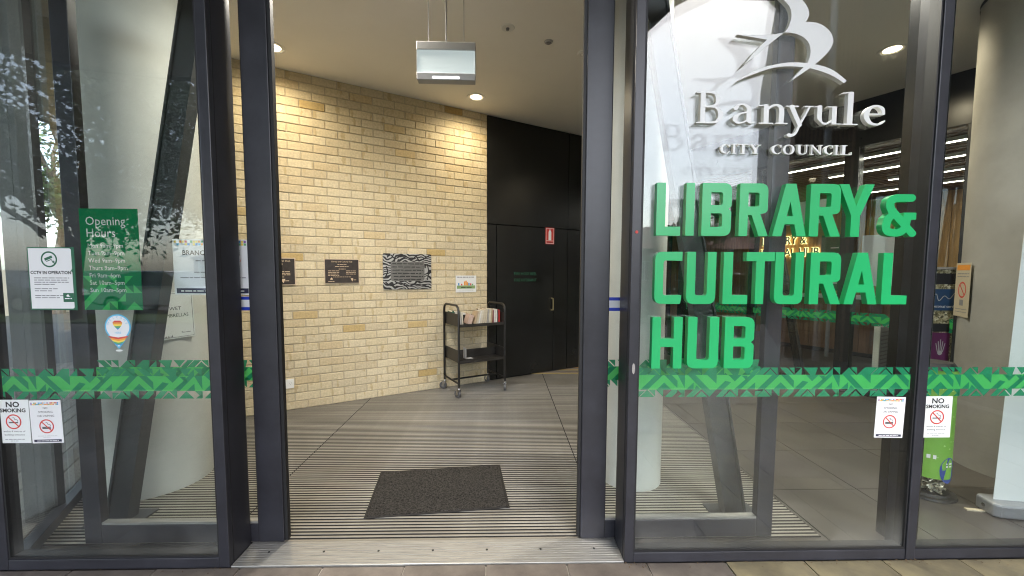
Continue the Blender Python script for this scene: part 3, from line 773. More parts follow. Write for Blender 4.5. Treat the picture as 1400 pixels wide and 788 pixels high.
# black post inside the glazing
bp_ = thing('steel_post', 'square black post standing just inside the glazing', 'post', (2.17, 2.11, 0))
MB().box(-.07, .07, -.05, .05, .001, CEIL-.001).build('shaft', 'black_wall', bp_, bevel=.004)
MB().box(-.0715, -.03, -.0515, -.05, .01, CEIL-.01).build('cover_strip', 'rubber', bp_)

# glazed return wall along s = -1.12
rw = thing('return_wall', 'glazed return wall with dark posts beside the timber deck', 'glass wall', W(-1.12, 0), (0, 0, A))
RT0 = 2.90
MB().box(-.03, .03, RT0, TW, .0, .06).build('sill_rail', 'frame', rw, bevel=.003)
MB().box(-.03, .03, RT0, TW, 3.36, CEIL-.001).build('head_rail', 'frame', rw)
for t_, w_, d_ in ((4.44, .15, .12),):
    MB().box(-d_/2, d_/2, t_-w_/2, t_+w_/2, .001, CEIL-.0015).build('post', 'frame_side', rw, bevel=.004)
for a, b in ((RT0, 3.30), (3.45, 4.365), (4.515, TW)):
    MB().box(-.006, .006, a, b, .058, 3.362).build('pane', 'inner_glass', rw)
pa = thing('corner_post', 'broad dark square post at the corner of the glazed return', 'post', (-2.675, 2.365, 0))
MB().box(-.058, .058, -.058, .058, .001, CEIL-.001).build('shaft', 'frame_side', pa, bevel=.005)
MB().box(.02, .0235, -.0595, -.058, .01, CEIL-.01).build('joint_line', 'rubber', pa)

# ================================================================== RAISED LETTERING
ST = .172
def G(ch):
    s = ST
    if ch == 'L': return [[(0,0),(.47,0),(.47,s),(s,s),(s,1),(0,1)]]
    if ch == 'I': return [[(0,0),(s,0),(s,1),(0,1)]]
    if ch == 'H': return [[(0,0),(s,0),(s,.42),(.43,.42),(.43,0),(.43+s,0),(.43+s,1),(.43,1),(.43,.42+s*.95),(s,.42+s*.95),(s,1),(0,1)]]
    if ch == 'T': return [[(.2,0),(.2+s,0),(.2+s,1-s),(.57,1-s),(.57,1),(0,1),(0,1-s),(.2,1-s)]]
    if ch == 'U': return [rounded([(0,0,.15),(.58,0,.15),(.58,1),(.58-s,1),(.58-s,s*.95,.06),(s,s*.95,.06),(s,1),(0,1)])]
    if ch == 'C': return [rounded([(0,0,.15),(.53,0,.03),(.55,s),(s,s*.95,.06),(s,1-s*.95,.06),(.55,1-s),(.55,1),(0,1,.15)])]
    if ch == 'B': return [rounded([(0,0),(.57,0,.15),(.57,.47,.10),(.51,.515,.02),(.57,.56,.10),(.57,1,.15),(0,1)]),
                          rounded([(s,s,.0),(.57-s,s,.05),(.57-s,.43,.05),(s,.43)]), rounded([(s,.43+s*.9),(.57-s,.43+s*.9,.05),(.57-s,1-s,.05),(s,1-s)])]
    if ch == 'R': return [rounded([(0,0),(s,0),(s,.40),(.25,.40),(.40,0),(.585,0),(.42,.42),(.56,.45,.10),(.56,1,.15),(0,1)]), rounded([(s,.40+s*.95),(.56-s,.40+s*.95,.05),(.56-s,1-s,.05),(s,1-s)])]
    if ch == 'A': return [[(0,0),(.18,0),(.235,.23),(.425,.23),(.48,0),(.66,0),(.43,1),(.23,1)], [(.27,.385),(.39,.385),(.33,.66)]]
    if ch == 'Y': return [[(.255,0),(.255+s,0),(.255+s,.40),(.68,1),(.495,1),(.34,.585),(.185,1),(0,1),(.255,.40)]]
    if ch == '&':
        w_ = .088
        return sdf_glyph([('l', [(.62,.905,w_),(.32,.905,w_)]), ('c', [(.34,.905,w_),(.20,.85,w_),(.175,.72,w_),(.22,.60,w_)]),
                          ('l', [(.21,.62,w_),(.68,.075,w_*.93)]), ('l', [(.24,.52,w_*.9),(.14,.40,w_),(.11,.24,w_)]), ('c', [(.11,.26,w_),(.15,.13,w_),(.30,.088,w_),(.44,.12,w_),(.53,.25,w_*.9),(.56,.45,w_*.9)]),
                          ('b', .47, .40, .74, .565)], -.05, .95, -.1, 1.1, .012)
def place(contours, x0, x1, z0, z1):
    xs = [p[0] for c in contours for p in c]; ys = [p[1] for c in contours for p in c]
    a, b, c_, d_ = min(xs), max(xs), min(ys), max(ys)
    return [[(x0+(p[0]-a)/(b-a)*(x1-x0), z0+(p[1]-c_)/(d_-c_)*(z1-z0)) for p in c] for c in contours]
def letter(parent, contours, ox, oz, depth, m, name='letter', edge=None):
    mb = fill_mesh([[(x-ox, z-oz) for x, z in c] for c in contours], depth)
    o = mb.build(name, m, parent, smooth=True, ang=30)
    b = o.modifiers.new('edge', 'BEVEL'); b.width = .0012; b.segments = 2; b.limit_method = 'ANGLE'; b.angle_limit = RAD(50)
    return o
ROWS = [(1.622, 1.866, [('L',.716,.830),('I',.854,.894),('B',.930,1.069),('R',1.107,1.247),('A',1.268,1.429),('R',1.443,1.594),('Y',1.579,1.747),('&',1.792,1.961)]),
        (1.301, 1.547, [('C',.716,.845),('U',.868,1.007),('L',1.043,1.162),('T',1.151,1.286),('U',1.290,1.427),('R',1.460,1.613),('A',1.629,1.791),('L',1.812,1.936)]),
        (.991, 1.238, [('H',.711,.856),('U',.882,1.032),('B',1.061,1.203)])]
DEP = .030
sgn = thing('sign_lettering', 'raised green capital letters fixed on the glass above the patterned band', 'sign', (1.3, FY+.0055, .991), (PI/2, 0, 0))
for z0, z1, row in ROWS:
    for ch, x0, x1 in row:
        zt = 1.822 if ch == '&' else z1
        letter(sgn, place(G(ch), x0, x1, z0, zt), 1.3, .991, DEP, 'letter_green')

cw = thing('council_sign', 'raised white bird emblem and serif lettering high on the glass', 'sign', (1.35, FY+.0055, 2.0), (PI/2, 0, 0))
wing = [(1.0677,2.5354),(1.1575,2.5352),(1.243,2.5399),(1.2855,2.5487),(1.211,2.489),(1.1532,2.4392),(1.1033,2.4017),(1.1605,2.4678),(1.2081,2.5158)]
bird = [(1.1986,2.7548),(1.2671,2.7481),(1.3283,2.7172),(1.3729,2.6818),(1.3935,2.65),(1.3967,2.6218),(1.3835,2.5957),(1.4119,2.5962),(1.451,2.5887),(1.4957,2.5602),(1.5163,2.5166),(1.4983,2.4689),(1.4433,2.4149),(1.3892,2.3754),(1.3264,2.3334),(1.3714,2.3834),(1.4025,2.4183),(1.4137,2.466),(1.4012,2.5066),(1.3679,2.5338),(1.3199,2.5476),(1.287,2.5475),(1.3056,2.5758),(1.3162,2.6204),(1.3056,2.6605),(1.2741,2.6921),(1.2342,2.7235)]
arc = [(1.072,2.3274),(1.1643,2.3821),(1.2664,2.4098),(1.3524,2.4176),(1.4568,2.4068),(1.5275,2.3832),(1.5911,2.3387),(1.5786,2.3286),(1.5112,2.3648),(1.423,2.3907),(1.336,2.3993),(1.25,2.3931),(1.1565,2.3639)]
letter(cw, [wing], 1.35, 2.0, .022, 'letter_white', 'bird_wing')
def smooth_corner(pts, sharp):
    segs = []; n = len(pts); out = []
    idx = sorted(sharp)
    for k in range(len(idx)):
        a = idx[k]; b = idx[(k+1) % len(idx)]
        run = pts[a:b+1] if b > a else pts[a:]+pts[:b+1]
        out += catmull(run, 4)[:-1]
    return out
letter(cw, [smooth_corner(bird, [0, 6, 14, 21])], 1.35, 2.0, .022, 'letter_white', 'bird_body')
letter(cw, [smooth_corner(arc, [0, 6, 7])], 1.35, 2.0, .0215, 'letter_white', 'ground_arc')
SER = {
 'B': [('b',.14,0,.28,1),('b',.02,0,.45,.045),('b',.02,.955,.42,1),('c',[(.36,.978,.022),(.55,.95,.035),(.65,.77,.068),(.56,.575,.035),(.28,.525,.022)]),('c',[(.3,.525,.022),(.6,.5,.03),(.74,.27,.075),(.62,.06,.04),(.38,.024,.024)])],
 'a': [('l',[(.43,.5,.055),(.43,.1,.055)]),('c',[(.12,.475,.052),(.19,.59,.028),(.32,.605,.03),(.43,.5,.055)]),('c',[(.42,.37,.022),(.22,.31,.03),(.11,.16,.058),(.17,.035,.034),(.29,.04,.024),(.42,.13,.022)]),('c',[(.43,.09,.05),(.48,.03,.03),(.56,.045,.018)])],
 'n': [('b',.12,0,.23,.58),('b',.01,0,.34,.038),('l',[(.02,.575,.018),(.2,.61,.02)]),('c',[(.21,.46,.022),(.31,.58,.032),(.43,.59,.038),(.51,.46,.055),(.51,.05,.055)]),('b',.38,0,.66,.038)],
 'y': [('l',[(.12,.58,.055),(.32,.06,.05)]),('l',[(.53,.585,.024),(.30,.02,.026)]),('c',[(.31,.04,.026),(.24,-.16,.03),(.16,-.24,.035),(.08,-.235,.05)]),('b',-.01,.572,.28,.61),('b',.41,.572,.64,.61)],
 'u': [('l',[(.15,.59,.055),(.15,.2,.055)]),('c',[(.15,.22,.055),(.2,.06,.04),(.32,.025,.03),(.46,.14,.022)]),('b',.44,.0,.55,.61),('b',0,.572,.18,.61),('b',.33,.572,.5,.61),('b',.5,0,.66,.036)],
 'l': [('b',.13,0,.25,1.06),('b',.01,0,.37,.038),('l',[(.02,1.02,.018),(.2,1.05,.02)])],
 'e': [('b',.1,.33,.5,.37),('c',[(.49,.36,.03),(.45,.53,.045),(.32,.612,.03),(.17,.54,.045),(.09,.32,.062),(.16,.1,.052),(.3,.022,.034),(.43,.05,.026),(.52,.14,.018)])],
 'C': [('c',[(.66,.72,.035),(.55,.94,.03),(.36,.96,.04),(.14,.74,.085),(.1,.47,.1),(.17,.2,.085),(.38,.04,.045),(.55,.06,.03),(.68,.26,.025)]),('b',.63,.68,.69,.98)],
 'I': [('b',.1,0,.28,1),('b',0,0,.38,.06),('b',0,.94,.38,1)],
 'T': [('b',.3,0,.48,1),('b',.18,0,.6,.06),('b',0,.92,.78,1),('b',0,.74,.05,1),('b',.73,.74,.78,1)],
 'Y': [('l',[(.14,.96,.085),(.4,.45,.085)]),('l',[(.68,.96,.03),(.42,.45,.035)]),('b',.32,0,.5,.5),('b',.2,0,.62,.06),('b',0,.94,.34,1),('b',.54,.94,.82,1)],
 'O': [('c',[(.45,.96,.035),(.2,.84,.075),(.1,.5,.1),(.2,.16,.075),(.45,.04,.035),(.7,.16,.075),(.8,.5,.1),(.7,.84,.075),(.45,.96,.035)])],
 'U': [('b',.1,.3,.28,1),('c',[(.19,.34,.09),(.25,.1,.06),(.42,.03,.04),(.6,.1,.035),(.66,.34,.03)]),('b',.63,.3,.69,1),('b',0,.94,.38,1),('b',.52,.94,.8,1)],
 'N': [('b',.12,0,.18,1),('l',[(.16,.93,.06),(.7,.07,.06)]),('b',.68,0,.74,1),('b',0,.94,.26,1),('b',.03,0,.28,.06),('b',.57,.94,.85,1)],
 'L': [('b',.1,0,.28,1),('b',0,0,.66,.07),('b',0,.94,.4,1),('b',.61,0,.66,.3)]}
for ch, x0, x1, zr in (('B',.892,1.020,(0,1)),('a',1.063,1.169,(0,.645)),('n',1.184,1.324,(0,.64)),('y',1.313,1.447,(-.40,.62)),('u',1.442,1.576,(0,.62)),('l',1.576,1.656,(0,1.06)),('e',1.682,1.787,(-.01,.65))):
    letter(cw, place(sdf_glyph(SER[ch]), x0, x1, 2.140+.1424*zr[0], 2.140+.1424*zr[1]), 1.35, 2.0, .020, 'letter_white')
for ch, x0, x1 in (('C',1.014,1.060),('I',1.069,1.089),('T',1.095,1.151),('Y',1.154,1.208),('C',1.256,1.305),('O',1.311,1.367),('U',1.374,1.435),('N',1.438,1.502),('C',1.508,1.551),('I',1.557,1.577),('L',1.586,1.641)):
    letter(cw, place(sdf_glyph(SER[ch], h=.02), x0, x1, 2.0046, 2.0494), 1.35, 2.0, .014, 'letter_white')

# ================================================================== NOTICES
def sign(name, label, cat, x, y, z, w_, h_, m='white_paper', tilt=0., rotz=0., th_=.0012, group=None, r=0.):
    t = thing(name, label, cat, (x, y, z), (PI/2, tilt, rotz), group)
    pts = rounded([(-w_/2,-h_/2,r),(w_/2,-h_/2,r),(w_/2,h_/2,r),(-w_/2,h_/2,r)], 4) if r else [(-w_/2,-h_/2),(w_/2,-h_/2),(w_/2,h_/2),(-w_/2,h_/2)]
    MB().prism(pts, 0, th_).build('sheet', m, t)
    return t
GF = FY+.0115                      # outer face of the shopfront glass
Z1, Z2, Z3 = .0016, .0020, .0024
def ban_ring(t, cx, cy, r, vape=False):
    c = MB()
    c.rect(cx-r*.62, cx+r*.55, cy-r*.2, cy-r*.06, Z1)
    if vape: c.rect(cx-r*.62, cx+r*.55, cy-r*.36, cy-r*.24, Z1)
    c.build('cigarette', 'ink', t)
    sm = MB(); pts = catmull([(cx+r*.5, cy+r*.02), (cx+r*.45, cy+r*.25), (cx+r*.15, cy+r*.3), (cx+r*.1, cy+r*.5), (cx-r*.1, cy+r*.55)], 4)
    for a, b in zip(pts, pts[1:]): sm.bar(a[0], a[1], b[0], b[1], r*.09, Z1)
    sm.build('smoke_line', 'ink_grey', t)
    q = MB().ring(cx, cy, r*.84, r, Z2, 40); d_ = r*.66
    q.bar(cx-d_, cy+d_, cx+d_, cy-d_, r*.15, Z3); q.build('ban_ring', 'red_ink', t)
def no_smoking(label, x, z, y=GF):
    t = sign('no_smoking_sign', label, 'sign', x, y, z, .148, .21, 'cool_paper', group=None)
    b = MB(); b.text('NO', .036, 0, .070, Z1, sx=1.12, bold=.0011); b.text('SMOKING', .0255, 0, .045, Z1, sx=1.04, bold=.0009)
    b.text('within 4 metres of', .0122, 0, -.052, Z1, sx=1.1); b.text('building entrance', .0122, 0, -.068, Z1, sx=1.1)
    b.build('lettering', 'ink', t)
    MB().words(-.045, .045, -.088, .005, Z1, 3).words(-.02, .02, -.096, .004, Z1, 4).build('small_print', 'ink_grey', t)
    ban_ring(t, 0, -.001, .036)
    return t
SQ = ['sq_blue', 'sq_orange', 'sq_red', 'sq_green', 'sq_yellow', 'sq_violet', 'sq_sky']
def squares(t, x0, x1, y, s_, seed, rows=2):
    r = random.Random(seed); mbs = {}
    x = x0
    while x < x1-s_:
        for k in range(rows):
            if r.random() < .78: mbs.setdefault(r.choice(SQ), MB()).rect(x, x+s_*.86, y-k*s_, y-k*s_+s_*.86, Z1)
        x += s_
    for m, b in mbs.items(): b.build('colour_squares', m, t)
def vaping(label, x, z, y=GF, tilt=0.):
    t = sign('no_vaping_sign', label, 'sign', x, y, z, .146, .208, tilt=tilt, r=.003)
    squares(t, -.066, .066, .088, .0068, 5)
    b = MB(); b.text('NO', .0135, 0, .062, Z1, sx=1.05); b.text('SMOKING', .0135, 0, .043, Z1, sx=1.12); b.text('OR VAPING', .0135, 0, .024, Z1, sx=1.12); b.build('lettering', 'ink', t)
    ban_ring(t, 0, -.022, .034, True)
    MB().words(-.045, .045, -.070, .0035, Z1, 8).words(-.02, .02, -.076, .0035, Z1, 9).build('small_print', 'ink_faint', t)
    MB().rect(-.064, .064, -.098, -.086, Z1).build('footer_bar', 'navy_ink', t)
    MB().words(-.05, .05, -.094, .0045, Z2, 10).build('footer_print', 'ink_white', t)
    return t
no_smoking('white no smoking notice on the glass at the deck corner', -2.318, .733)
vaping('white no vaping notice on the glass near the deck corner', -2.167, .731, tilt=RAD(-1.0))
vaping('white no vaping notice on the green lettering panel', 1.928, .734, tilt=RAD(1.2))
no_smoking('white no smoking notice in front of the battery tube', 2.168, .735)

# camera notice
cc = sign('cctv_sign', 'green bordered camera notice on white above the patterned band', 'sign', -2.092, GF, 1.410, .212, .292, 'dark_green_ink')
MB().prism(rounded([(-.101,-.139),(.093,-.139,.01),(.093,-.062),(.093,.03),(.086,.038),(.093,.046),(.093,.141,.01),(-.101,.141)], 3), Z1-.001, Z1).build('panel', 'white_paper', cc)
MB().ring(-.008, .090, .030, .037, Z2, 40).build('camera_ring', 'dark_green_ink', cc)
cm = MB().poly([(-.030,.094),(.004,.108),(.008,.097),(-.026,.083)], Z2); cm.poly([(-.024,.081),(.004,.092),(.004,.088),(-.018,.079)], Z2); cm.bar(.004,.086,.010,.074,.004,Z2); cm.bar(.010,.074,.013,.084,.003,Z2); cm.rect(.012,.016,.070,.082,Z2)
cm.build('camera_symbol', 'dark_green_ink', cc)
b = MB(); b.text('CCTV IN OPERATION', .0205, -.004, .022, Z2, sx=.92, bold=.0006); b.build('lettering', 'ink', cc)
b = MB()
for k, yy_ in enumerate((.002, -.008, -.018, -.028, -.048, -.058, -.080, -.090)): b.words(-.082, (.078, .070, .074, .010, .022, -.005, .045, .035)[k], yy_, .0062, Z2, 20+k)
b.build('small_print', 'ink_grey', cc)
MB().rect(.045, .0935, -.108, -.066, Z2).build('logo_box', 'dark_green_ink', cc)
MB().words(.052, .084, -.094, .007, Z3, 41).poly([(.058,-.080),(.068,-.071),(.072,-.078),(.078,-.082),(.066,-.084)], Z3).build('logo', 'ink_white', cc)

# opening hours film, inside the glass
oh = thing('opening_hours', 'green opening hours poster behind the glass', 'poster', (-1.832, FY+.0240, 1.500), (PI/2, 0, 0))
MB().prism([(-.134,-.236),(.134,-.236),(.134,.236),(-.134,.236)], -.0004, .0).build('sheet', 'film_sign', oh)
tri = MB(); r = random.Random(3)
for i in range(7):
    for j in range(4):
        if r.random() < .72 - .12*j:
            x = -.134+i*.0383; y_ = -.236+j*.040; k = r.randrange(4)
            P = [(x,y_),(x+.0383,y_),(x+.0383,y_+.04),(x,y_+.04)]; P.pop(k); tri.poly(P, .0004)
tri.build('triangle_print', 'film_sign_light', oh)
b = MB(); b.text('Opening', .056, -.108, .160, .0006, 'LEFT', sx=.95); b.text('Hours', .056, -.108, .105, .0006, 'LEFT', sx=.95)
for k, l in enumerate(('Mon 9am–9pm', 'Tues 9am–9pm', 'Wed 9am–9pm', 'Thurs 9am–9pm', 'Fri 9am–6pm', 'Sat 10am–5pm', 'Sun 10am–5pm')): b.text(l, .029, -.104, .055-k*.0345, .0006, 'LEFT', sx=.93)
b.build('lettering', mat('soft_white', (.52,.58,.54), .6), oh)

# welcome pin sticker
wp = thing('pin_sticker', 'map pin sticker with a rainbow heart below the opening hours', 'sticker', (-1.808, GF, 1.163), (PI/2, 0, 0))
def pin(r, cy, tip): return [(r*math.cos(a), cy+r*math.sin(a)) for a in [RAD(-28)+RAD(236)*i/24 for i in range(25)]] + [(-r*.45, tip+.035*r/.06), (0, tip), (r*.45, tip+.035*r/.06)]
MB().prism(pin(.060, .022, -.083), 0, .001).build('outline', mat('pin_blue', (.12, .45, .68), .5), wp)
MB().poly(pin(.053, .022, -.072), .0014).build('ground', 'white_paper', wp)
hc = ['sq_red', 'sq_orange', 'sq_yellow', 'sq_green', 'sq_blue']
def heart(y): # half width of the heart at height y
    t = (y+.022)/.044
    return max(0, .0225*math.sin(min(1, t*1.25)*PI/2)) if t < .8 else .0225*math.sqrt(max(0, 1-((t-.8)/.25)**2))
for k, c in enumerate(hc):
    y1 = .022-.044*k/5; y0 = .022-.044*(k+1)/5
    MB().poly([(-heart(y0), y0+.03), (heart(y0), y0+.03), (heart(y1), y1+.03), (-heart(y1), y1+.03)], .0018).build('heart_stripe', c, wp)
for k, c in enumerate(('sq_red', 'sq_orange', 'sq_yellow', 'sq_green', 'sq_blue')):
    y1 = -.018-.0085*k; y0 = y1-.0085; f = lambda y: max(.002, .046*(1-((-.018-y)/.058)))
    MB().poly([(-f(y0), y0-.002), (0, y0-.010 if k < 4 else y0-.004), (f(y0), y0-.002), (f(y1), y1-.002), (0, y1-.010), (-f(y1), y1-.002)], .0018).build('rainbow_stripe', c, wp)
b = MB()
for k, ch in enumerate('WELCOME'):
    a = RAD(158 - k*136/6); b.text(ch, .0145, .041*math.cos(a), .022+.041*math.sin(a), .0018, rot=a-PI/2)
b.text('HERE', .013, 0, -.010, .0018); b.build('lettering', 'pin_blue', wp)
sh = MB().disc(0, 0, .016, .0008, 24).build('pin_base', 'cool_paper', wp, loc=(0, -.090, 0)); sh.scale = (1, .3, 1)

# wet umbrellas sheet on the column
f = RAD(-26)
wu = sign('paper_notice', 'white sheet about wet umbrellas taped on the round column', 'notice', -2.42+.330*math.cos(f), 2.83+.330*math.sin(f), 1.16, .21, .30, 'cool_paper', RAD(-1.5), f+PI/2)
bd = MB()
for a in ((-.098,-.096,-.143,.143), (.096,.098,-.143,.143), (-.098,.098,-.143,-.141), (-.098,.098,.141,.143)): bd.rect(*a, Z1)
for k in range(9): bd.poly([(-.094+.008*k, -.139), (-.088+.008*k, -.139), (-.091+.008*k, -.130+.004*(k % 3))], Z1)
bd.build('border', 'ink', wu)
b = MB(); b.text('WET', .031, 0, .035, Z1); b.text('UMBRELLAS', .031, 0, -.010, Z1, sx=.9); b.build('lettering', 'ink', wu)
MB().rect(-.09, -.045, .09, .137, Z1).build('logo_box', 'ink_grey', wu); MB().words(.03, .085, -.118, .007, Z1, 3).poly([(.022,-.113),(.034,-.108),(.034,-.118)], Z1).build('logo_print', 'ink_grey', wu)

# branch closure sheet on the leaf
bc = sign('closure_notice', 'white closure notice with coloured squares on the sliding leaf', 'notice', -1.492, LY+.0174, 1.468, .385, .282, 'white_paper')
squares(bc, -.185, .185, .124, .0135, 11)
b = MB(); b.text('BRANCH CLOSURE', .034, 0, .062, Z1, sx=1.0, bold=.0005); b.build('lettering', 'ink', bc)
b = MB(); b.text('CLOSED', .017, .118, .028, Z1); b.build('red_word', 'red_ink', bc)
b = MB(); b.words(-.08, .06, .030, .010, Z1, 51); b.words(-.03, .05, .010, .009, Z1, 52); b.words(-.09, .13, -.028, .007, Z1, 53); b.words(-.16, .17, -.056, .008, Z1, 54); b.words(-.03, .10, -.09, .007, Z1, 55); b.build('small_print', 'ink_grey', bc)
MB().rect(-.182, .182, -.134, -.108, Z1).build('footer_bar', 'navy_ink', bc); MB().words(-.16, .16, -.125, .009, Z2, 57).build('footer_print', 'ink_white', bc)

# ------------------------------------------------------------------ on the brick wall
def wall_sign(name, label, cat, s0, s1, z0, z1, m, y=-.004, th_=.012, r=0.):
    p = W((s0+s1)/2, TW+y, (z0+z1)/2)
    return sign(name, label, cat, p.x, p.y, p.z, s1-s0, z1-z0, m, 0, A, th_, r=r)
for nm, s0, s1, z0, z1, full in (('bronze plaque with a pale edge, half hidden by the door stile', -.142, .208, 1.305, 1.585, False), ('dark bronze plaque alone on the bricks between two neighbours', .478, .828, 1.318, 1.581, True)):
    t = wall_sign('plaque', nm, 'plaque', s0, s1, z0, z1, 'bronze_edge', th_=.010)
    w2 = (s1-s0)/2; h2 = (z1-z0)/2; e = .009 if not full else .006
    MB().box(-w2+e, w2-e, -h2+e, h2-e, .0105, .013).build('face', 'bronze', t, bevel=.001)
    b = MB(); z = .0136
    if full:
        b.text('Library and Cultural Hub', .022, 0, h2-.035, z, sx=.95)
        b.words(-.045, .045, h2-.062, .008, z, 1); b.words(-.07, .07, h2-.084, .008, z, 2); b.words(-.035, .035, h2-.11, .008, z, 3)
        for k in range(4): b.words(-.14, -.03, h2-.13-.017*k, .008, z, 5+k)
        for k in range(3): b.words(.04, .14, h2-.13-.017*k, .008, z, 15+k)
        b.words(-.09, .09, -h2+.068, .007, z, 31)
        b.poly([(-.12,-h2+.05),(-.105,-h2+.066),(-.098,-h2+.052),(-.094,-h2+.042),(-.118,-h2+.040)], z); b.words(-.14, -.08, -h2+.020, .009, z, 33)
        b.poly([(.085,-h2+.055),(.112,-h2+.055),(.102,-h2+.02)], z); b.words(.113, .15, -h2+.035, .008, z, 34)
    else:
        b.text('Cultural Hub', .028, .055, h2-.042, z, sx=1.0); b.words(-.1, .06, h2-.068, .011, z, 1); b.words(-.1, .035, h2-.09, .011, z, 2); b.words(-.1, .03, h2-.11, .010, z, 3)
        for k in range(3): b.words(.03, .125, h2-.145-.016*k, .010, z, 5+k)
        b.words(-.06, .07, -h2+.082, .009, z, 9); b.poly([(.035,-h2+.065),(.08,-h2+.065),(.063,-h2+.022)], z); b.words(.078, .12, -h2+.042, .010, z, 12)
    b.build('lettering', 'gold_ink', t)
def art_mat():
    m = bpy.data.materials.new('etched_plate'); m.use_nodes = True; t = m.node_tree; N = t.nodes.new; L = t.links.new
    b = t.nodes['Principled BSDF']; b.inputs['Roughness'].default_value = .35; b.inputs['Metallic'].default_value = .5
    tc = N('ShaderNodeTexCoord'); n = N('ShaderNodeTexNoise'); n.inputs['Scale'].default_value = 4.; n.inputs['Detail'].default_value = 2; L(tc.outputs['Object'], n.inputs['Vector'])
    sp_ = N('ShaderNodeSeparateXYZ'); L(tc.outputs['Object'], sp_.inputs[0])
    ml = N('ShaderNodeMath'); ml.operation = 'MULTIPLY_ADD'; ml.inputs[1].default_value = 150; L(sp_.outputs['Y'], ml.inputs[0])
    m2 = N('ShaderNodeMath'); m2.operation = 'MULTIPLY'; m2.inputs[1].default_value = 60; L(n.outputs[0], m2.inputs[0]); L(m2.outputs[0], ml.inputs[2])
    sn = N('ShaderNodeMath'); sn.operation = 'SINE'; L(ml.outputs[0], sn.inputs[0])
    rp = N('ShaderNodeValToRGB'); rp.color_ramp.elements[0].position = .35; rp.color_ramp.elements[1].position = .6; rp.color_ramp.elements[0].color = (.035,.035,.035,1); rp.color_ramp.elements[1].color = (.48,.475,.46,1)
    mr = N('ShaderNodeMapRange'); mr.inputs['From Min'].default_value = -1; L(sn.outputs[0], mr.inputs['Value']); L(mr.outputs[0], rp.inputs[0]); L(rp.outputs[0], b.inputs['Base Color']); MATS['etched_plate'] = m
art_mat(); mat('etched_panel', (.17, .165, .155), .4, metal=.4, var=.3, scale=12, stretch=(1, 5, 1))
ap = wall_sign('etched_plaque', 'silver and black etched plaque with swirling lines on the bricks', 'plaque', 1.087, 1.657, 1.242, 1.655, 'etched_plate', th_=.012, r=.015)
MB().prism(rounded([(-.20,-.11,.03),(.20,-.11,.03),(.20,.115,.03),(-.20,.115,.03)], 3), .0122, .0126).build('text_panel', 'etched_panel', ap)
b = MB()
for k in range(6): b.words(-.18+.015*(k > 3), .18-.02*(k % 2), .085-.037*k, .016, .013, 60+k)
b.build('lettering', 'ink', ap)
sw_ = MB()
for pts in ([(-.24,.16),(-.2,.19),(-.15,.15),(-.1,.17),(-.04,.19)], [(-.1,.13),(-.02,.17),(.05,.14),(.1,.18),(.14,.13),(.22,.17),(.26,.19)], [(-.26,-.12),(-.2,-.16),(-.1,-.13),(0,-.17),(.1,-.15),(.25,-.18)], [(-.26,-.06),(-.235,0),(-.25,.06)], [(.235,.09),(.25,.0),(.235,-.1)]):
    P = catmull(pts, 5)
    sw_ = MB()
    for a, c_ in zip(P, P[1:]): sw_.bar(a[0], a[1], c_[0], c_[1], .014, .0128)
    sw_.build('swirl', 'ink', ap)
pn = wall_sign('paper_notice', 'small white printed notice with cartoon band above the book trolley', 'notice', 1.976, 2.258, 1.189, 1.401, 'white_paper', th_=.002)
MB().words(-.12, .12, .082, .013, .0025, 4).build('heading', 'navy_ink', pn); MB().rect(-.125, .125, -.06, -.02, .0024).build('green_strip', mat('pale_green', (.22,.34,.14), .6), pn)
MB().words(-.07, .08, -.048, .016, .0028, 5).build('caption', 'ink', pn); MB().words(-.1, .1, -.09, .007, .0025, 6).words(-.1, .1, -.075, .004, .0025, 6).build('small_print', 'ink_faint', pn)
for k, (x, c, h_) in enumerate(((-.10,'sq_blue',.03),(-.06,'sq_red',.02),(-.02,'sq_orange',.05),(.0,'sq_orange',.06),(.02,'sq_orange',.04),(.04,'sq_blue',.03),(.065,'sq_red',.025),(.09,'sq_green',.02))):
    MB().rect(x-.009, x+.009, -.018, -.018+h_, .0026).build('colour_block', c, pn)
po = wall_sign('power_outlet', 'white power outlet low on the cream bricks', 'power outlet', .035, .159, .235, .330, 'white_plastic', th_=.010, r=.006)
b = MB()
for x in (-.03, .03):
    b.bar(x-.008, .004, x-.013, .012, .002, .0104); b.bar(x+.008, .004, x+.013, .012, .002, .0104); b.bar(x, -.012, x, -.004, .002, .0104)
b.build('sockets', 'ink', po)
for x in (-.03, .03): MB().box(x-.006, x+.006, .022, .034, .010, .014).build('switch', 'white_plastic', po)
p = W(3.413, TW-.0035, 1.96)
fs_ = sign('fire_sign', 'small red and white fire sign high on the black panels', 'sign', p.x, p.y, p.z, .152, .232, mat('fire_red', (.55, .035, .025), .4), 0, A, .002, r=.006)
fb = MB()
for a in ((-.068,-.062,-.108,.108), (.062,.068,-.108,.108), (-.068,.068,-.108,-.102), (-.068,.068,.102,.108)): fb.rect(*a, .0026)
fb.rect(-.068, .068, -.072, -.066, .0026); fb.build('border', 'ink_white', fs_)
MB().poly(rounded([(-.024,-.06),(.024,-.06),(.024,.06,.02),(.01,.075),(.01,.09),(-.01,.09),(-.01,.075),(-.024,.06,.02)], 3), .0026).build('symbol', 'ink_white', fs_)
MB().words(-.05, .05, -.092, .012, .0026, 3).build('lettering', 'ink', fs_)

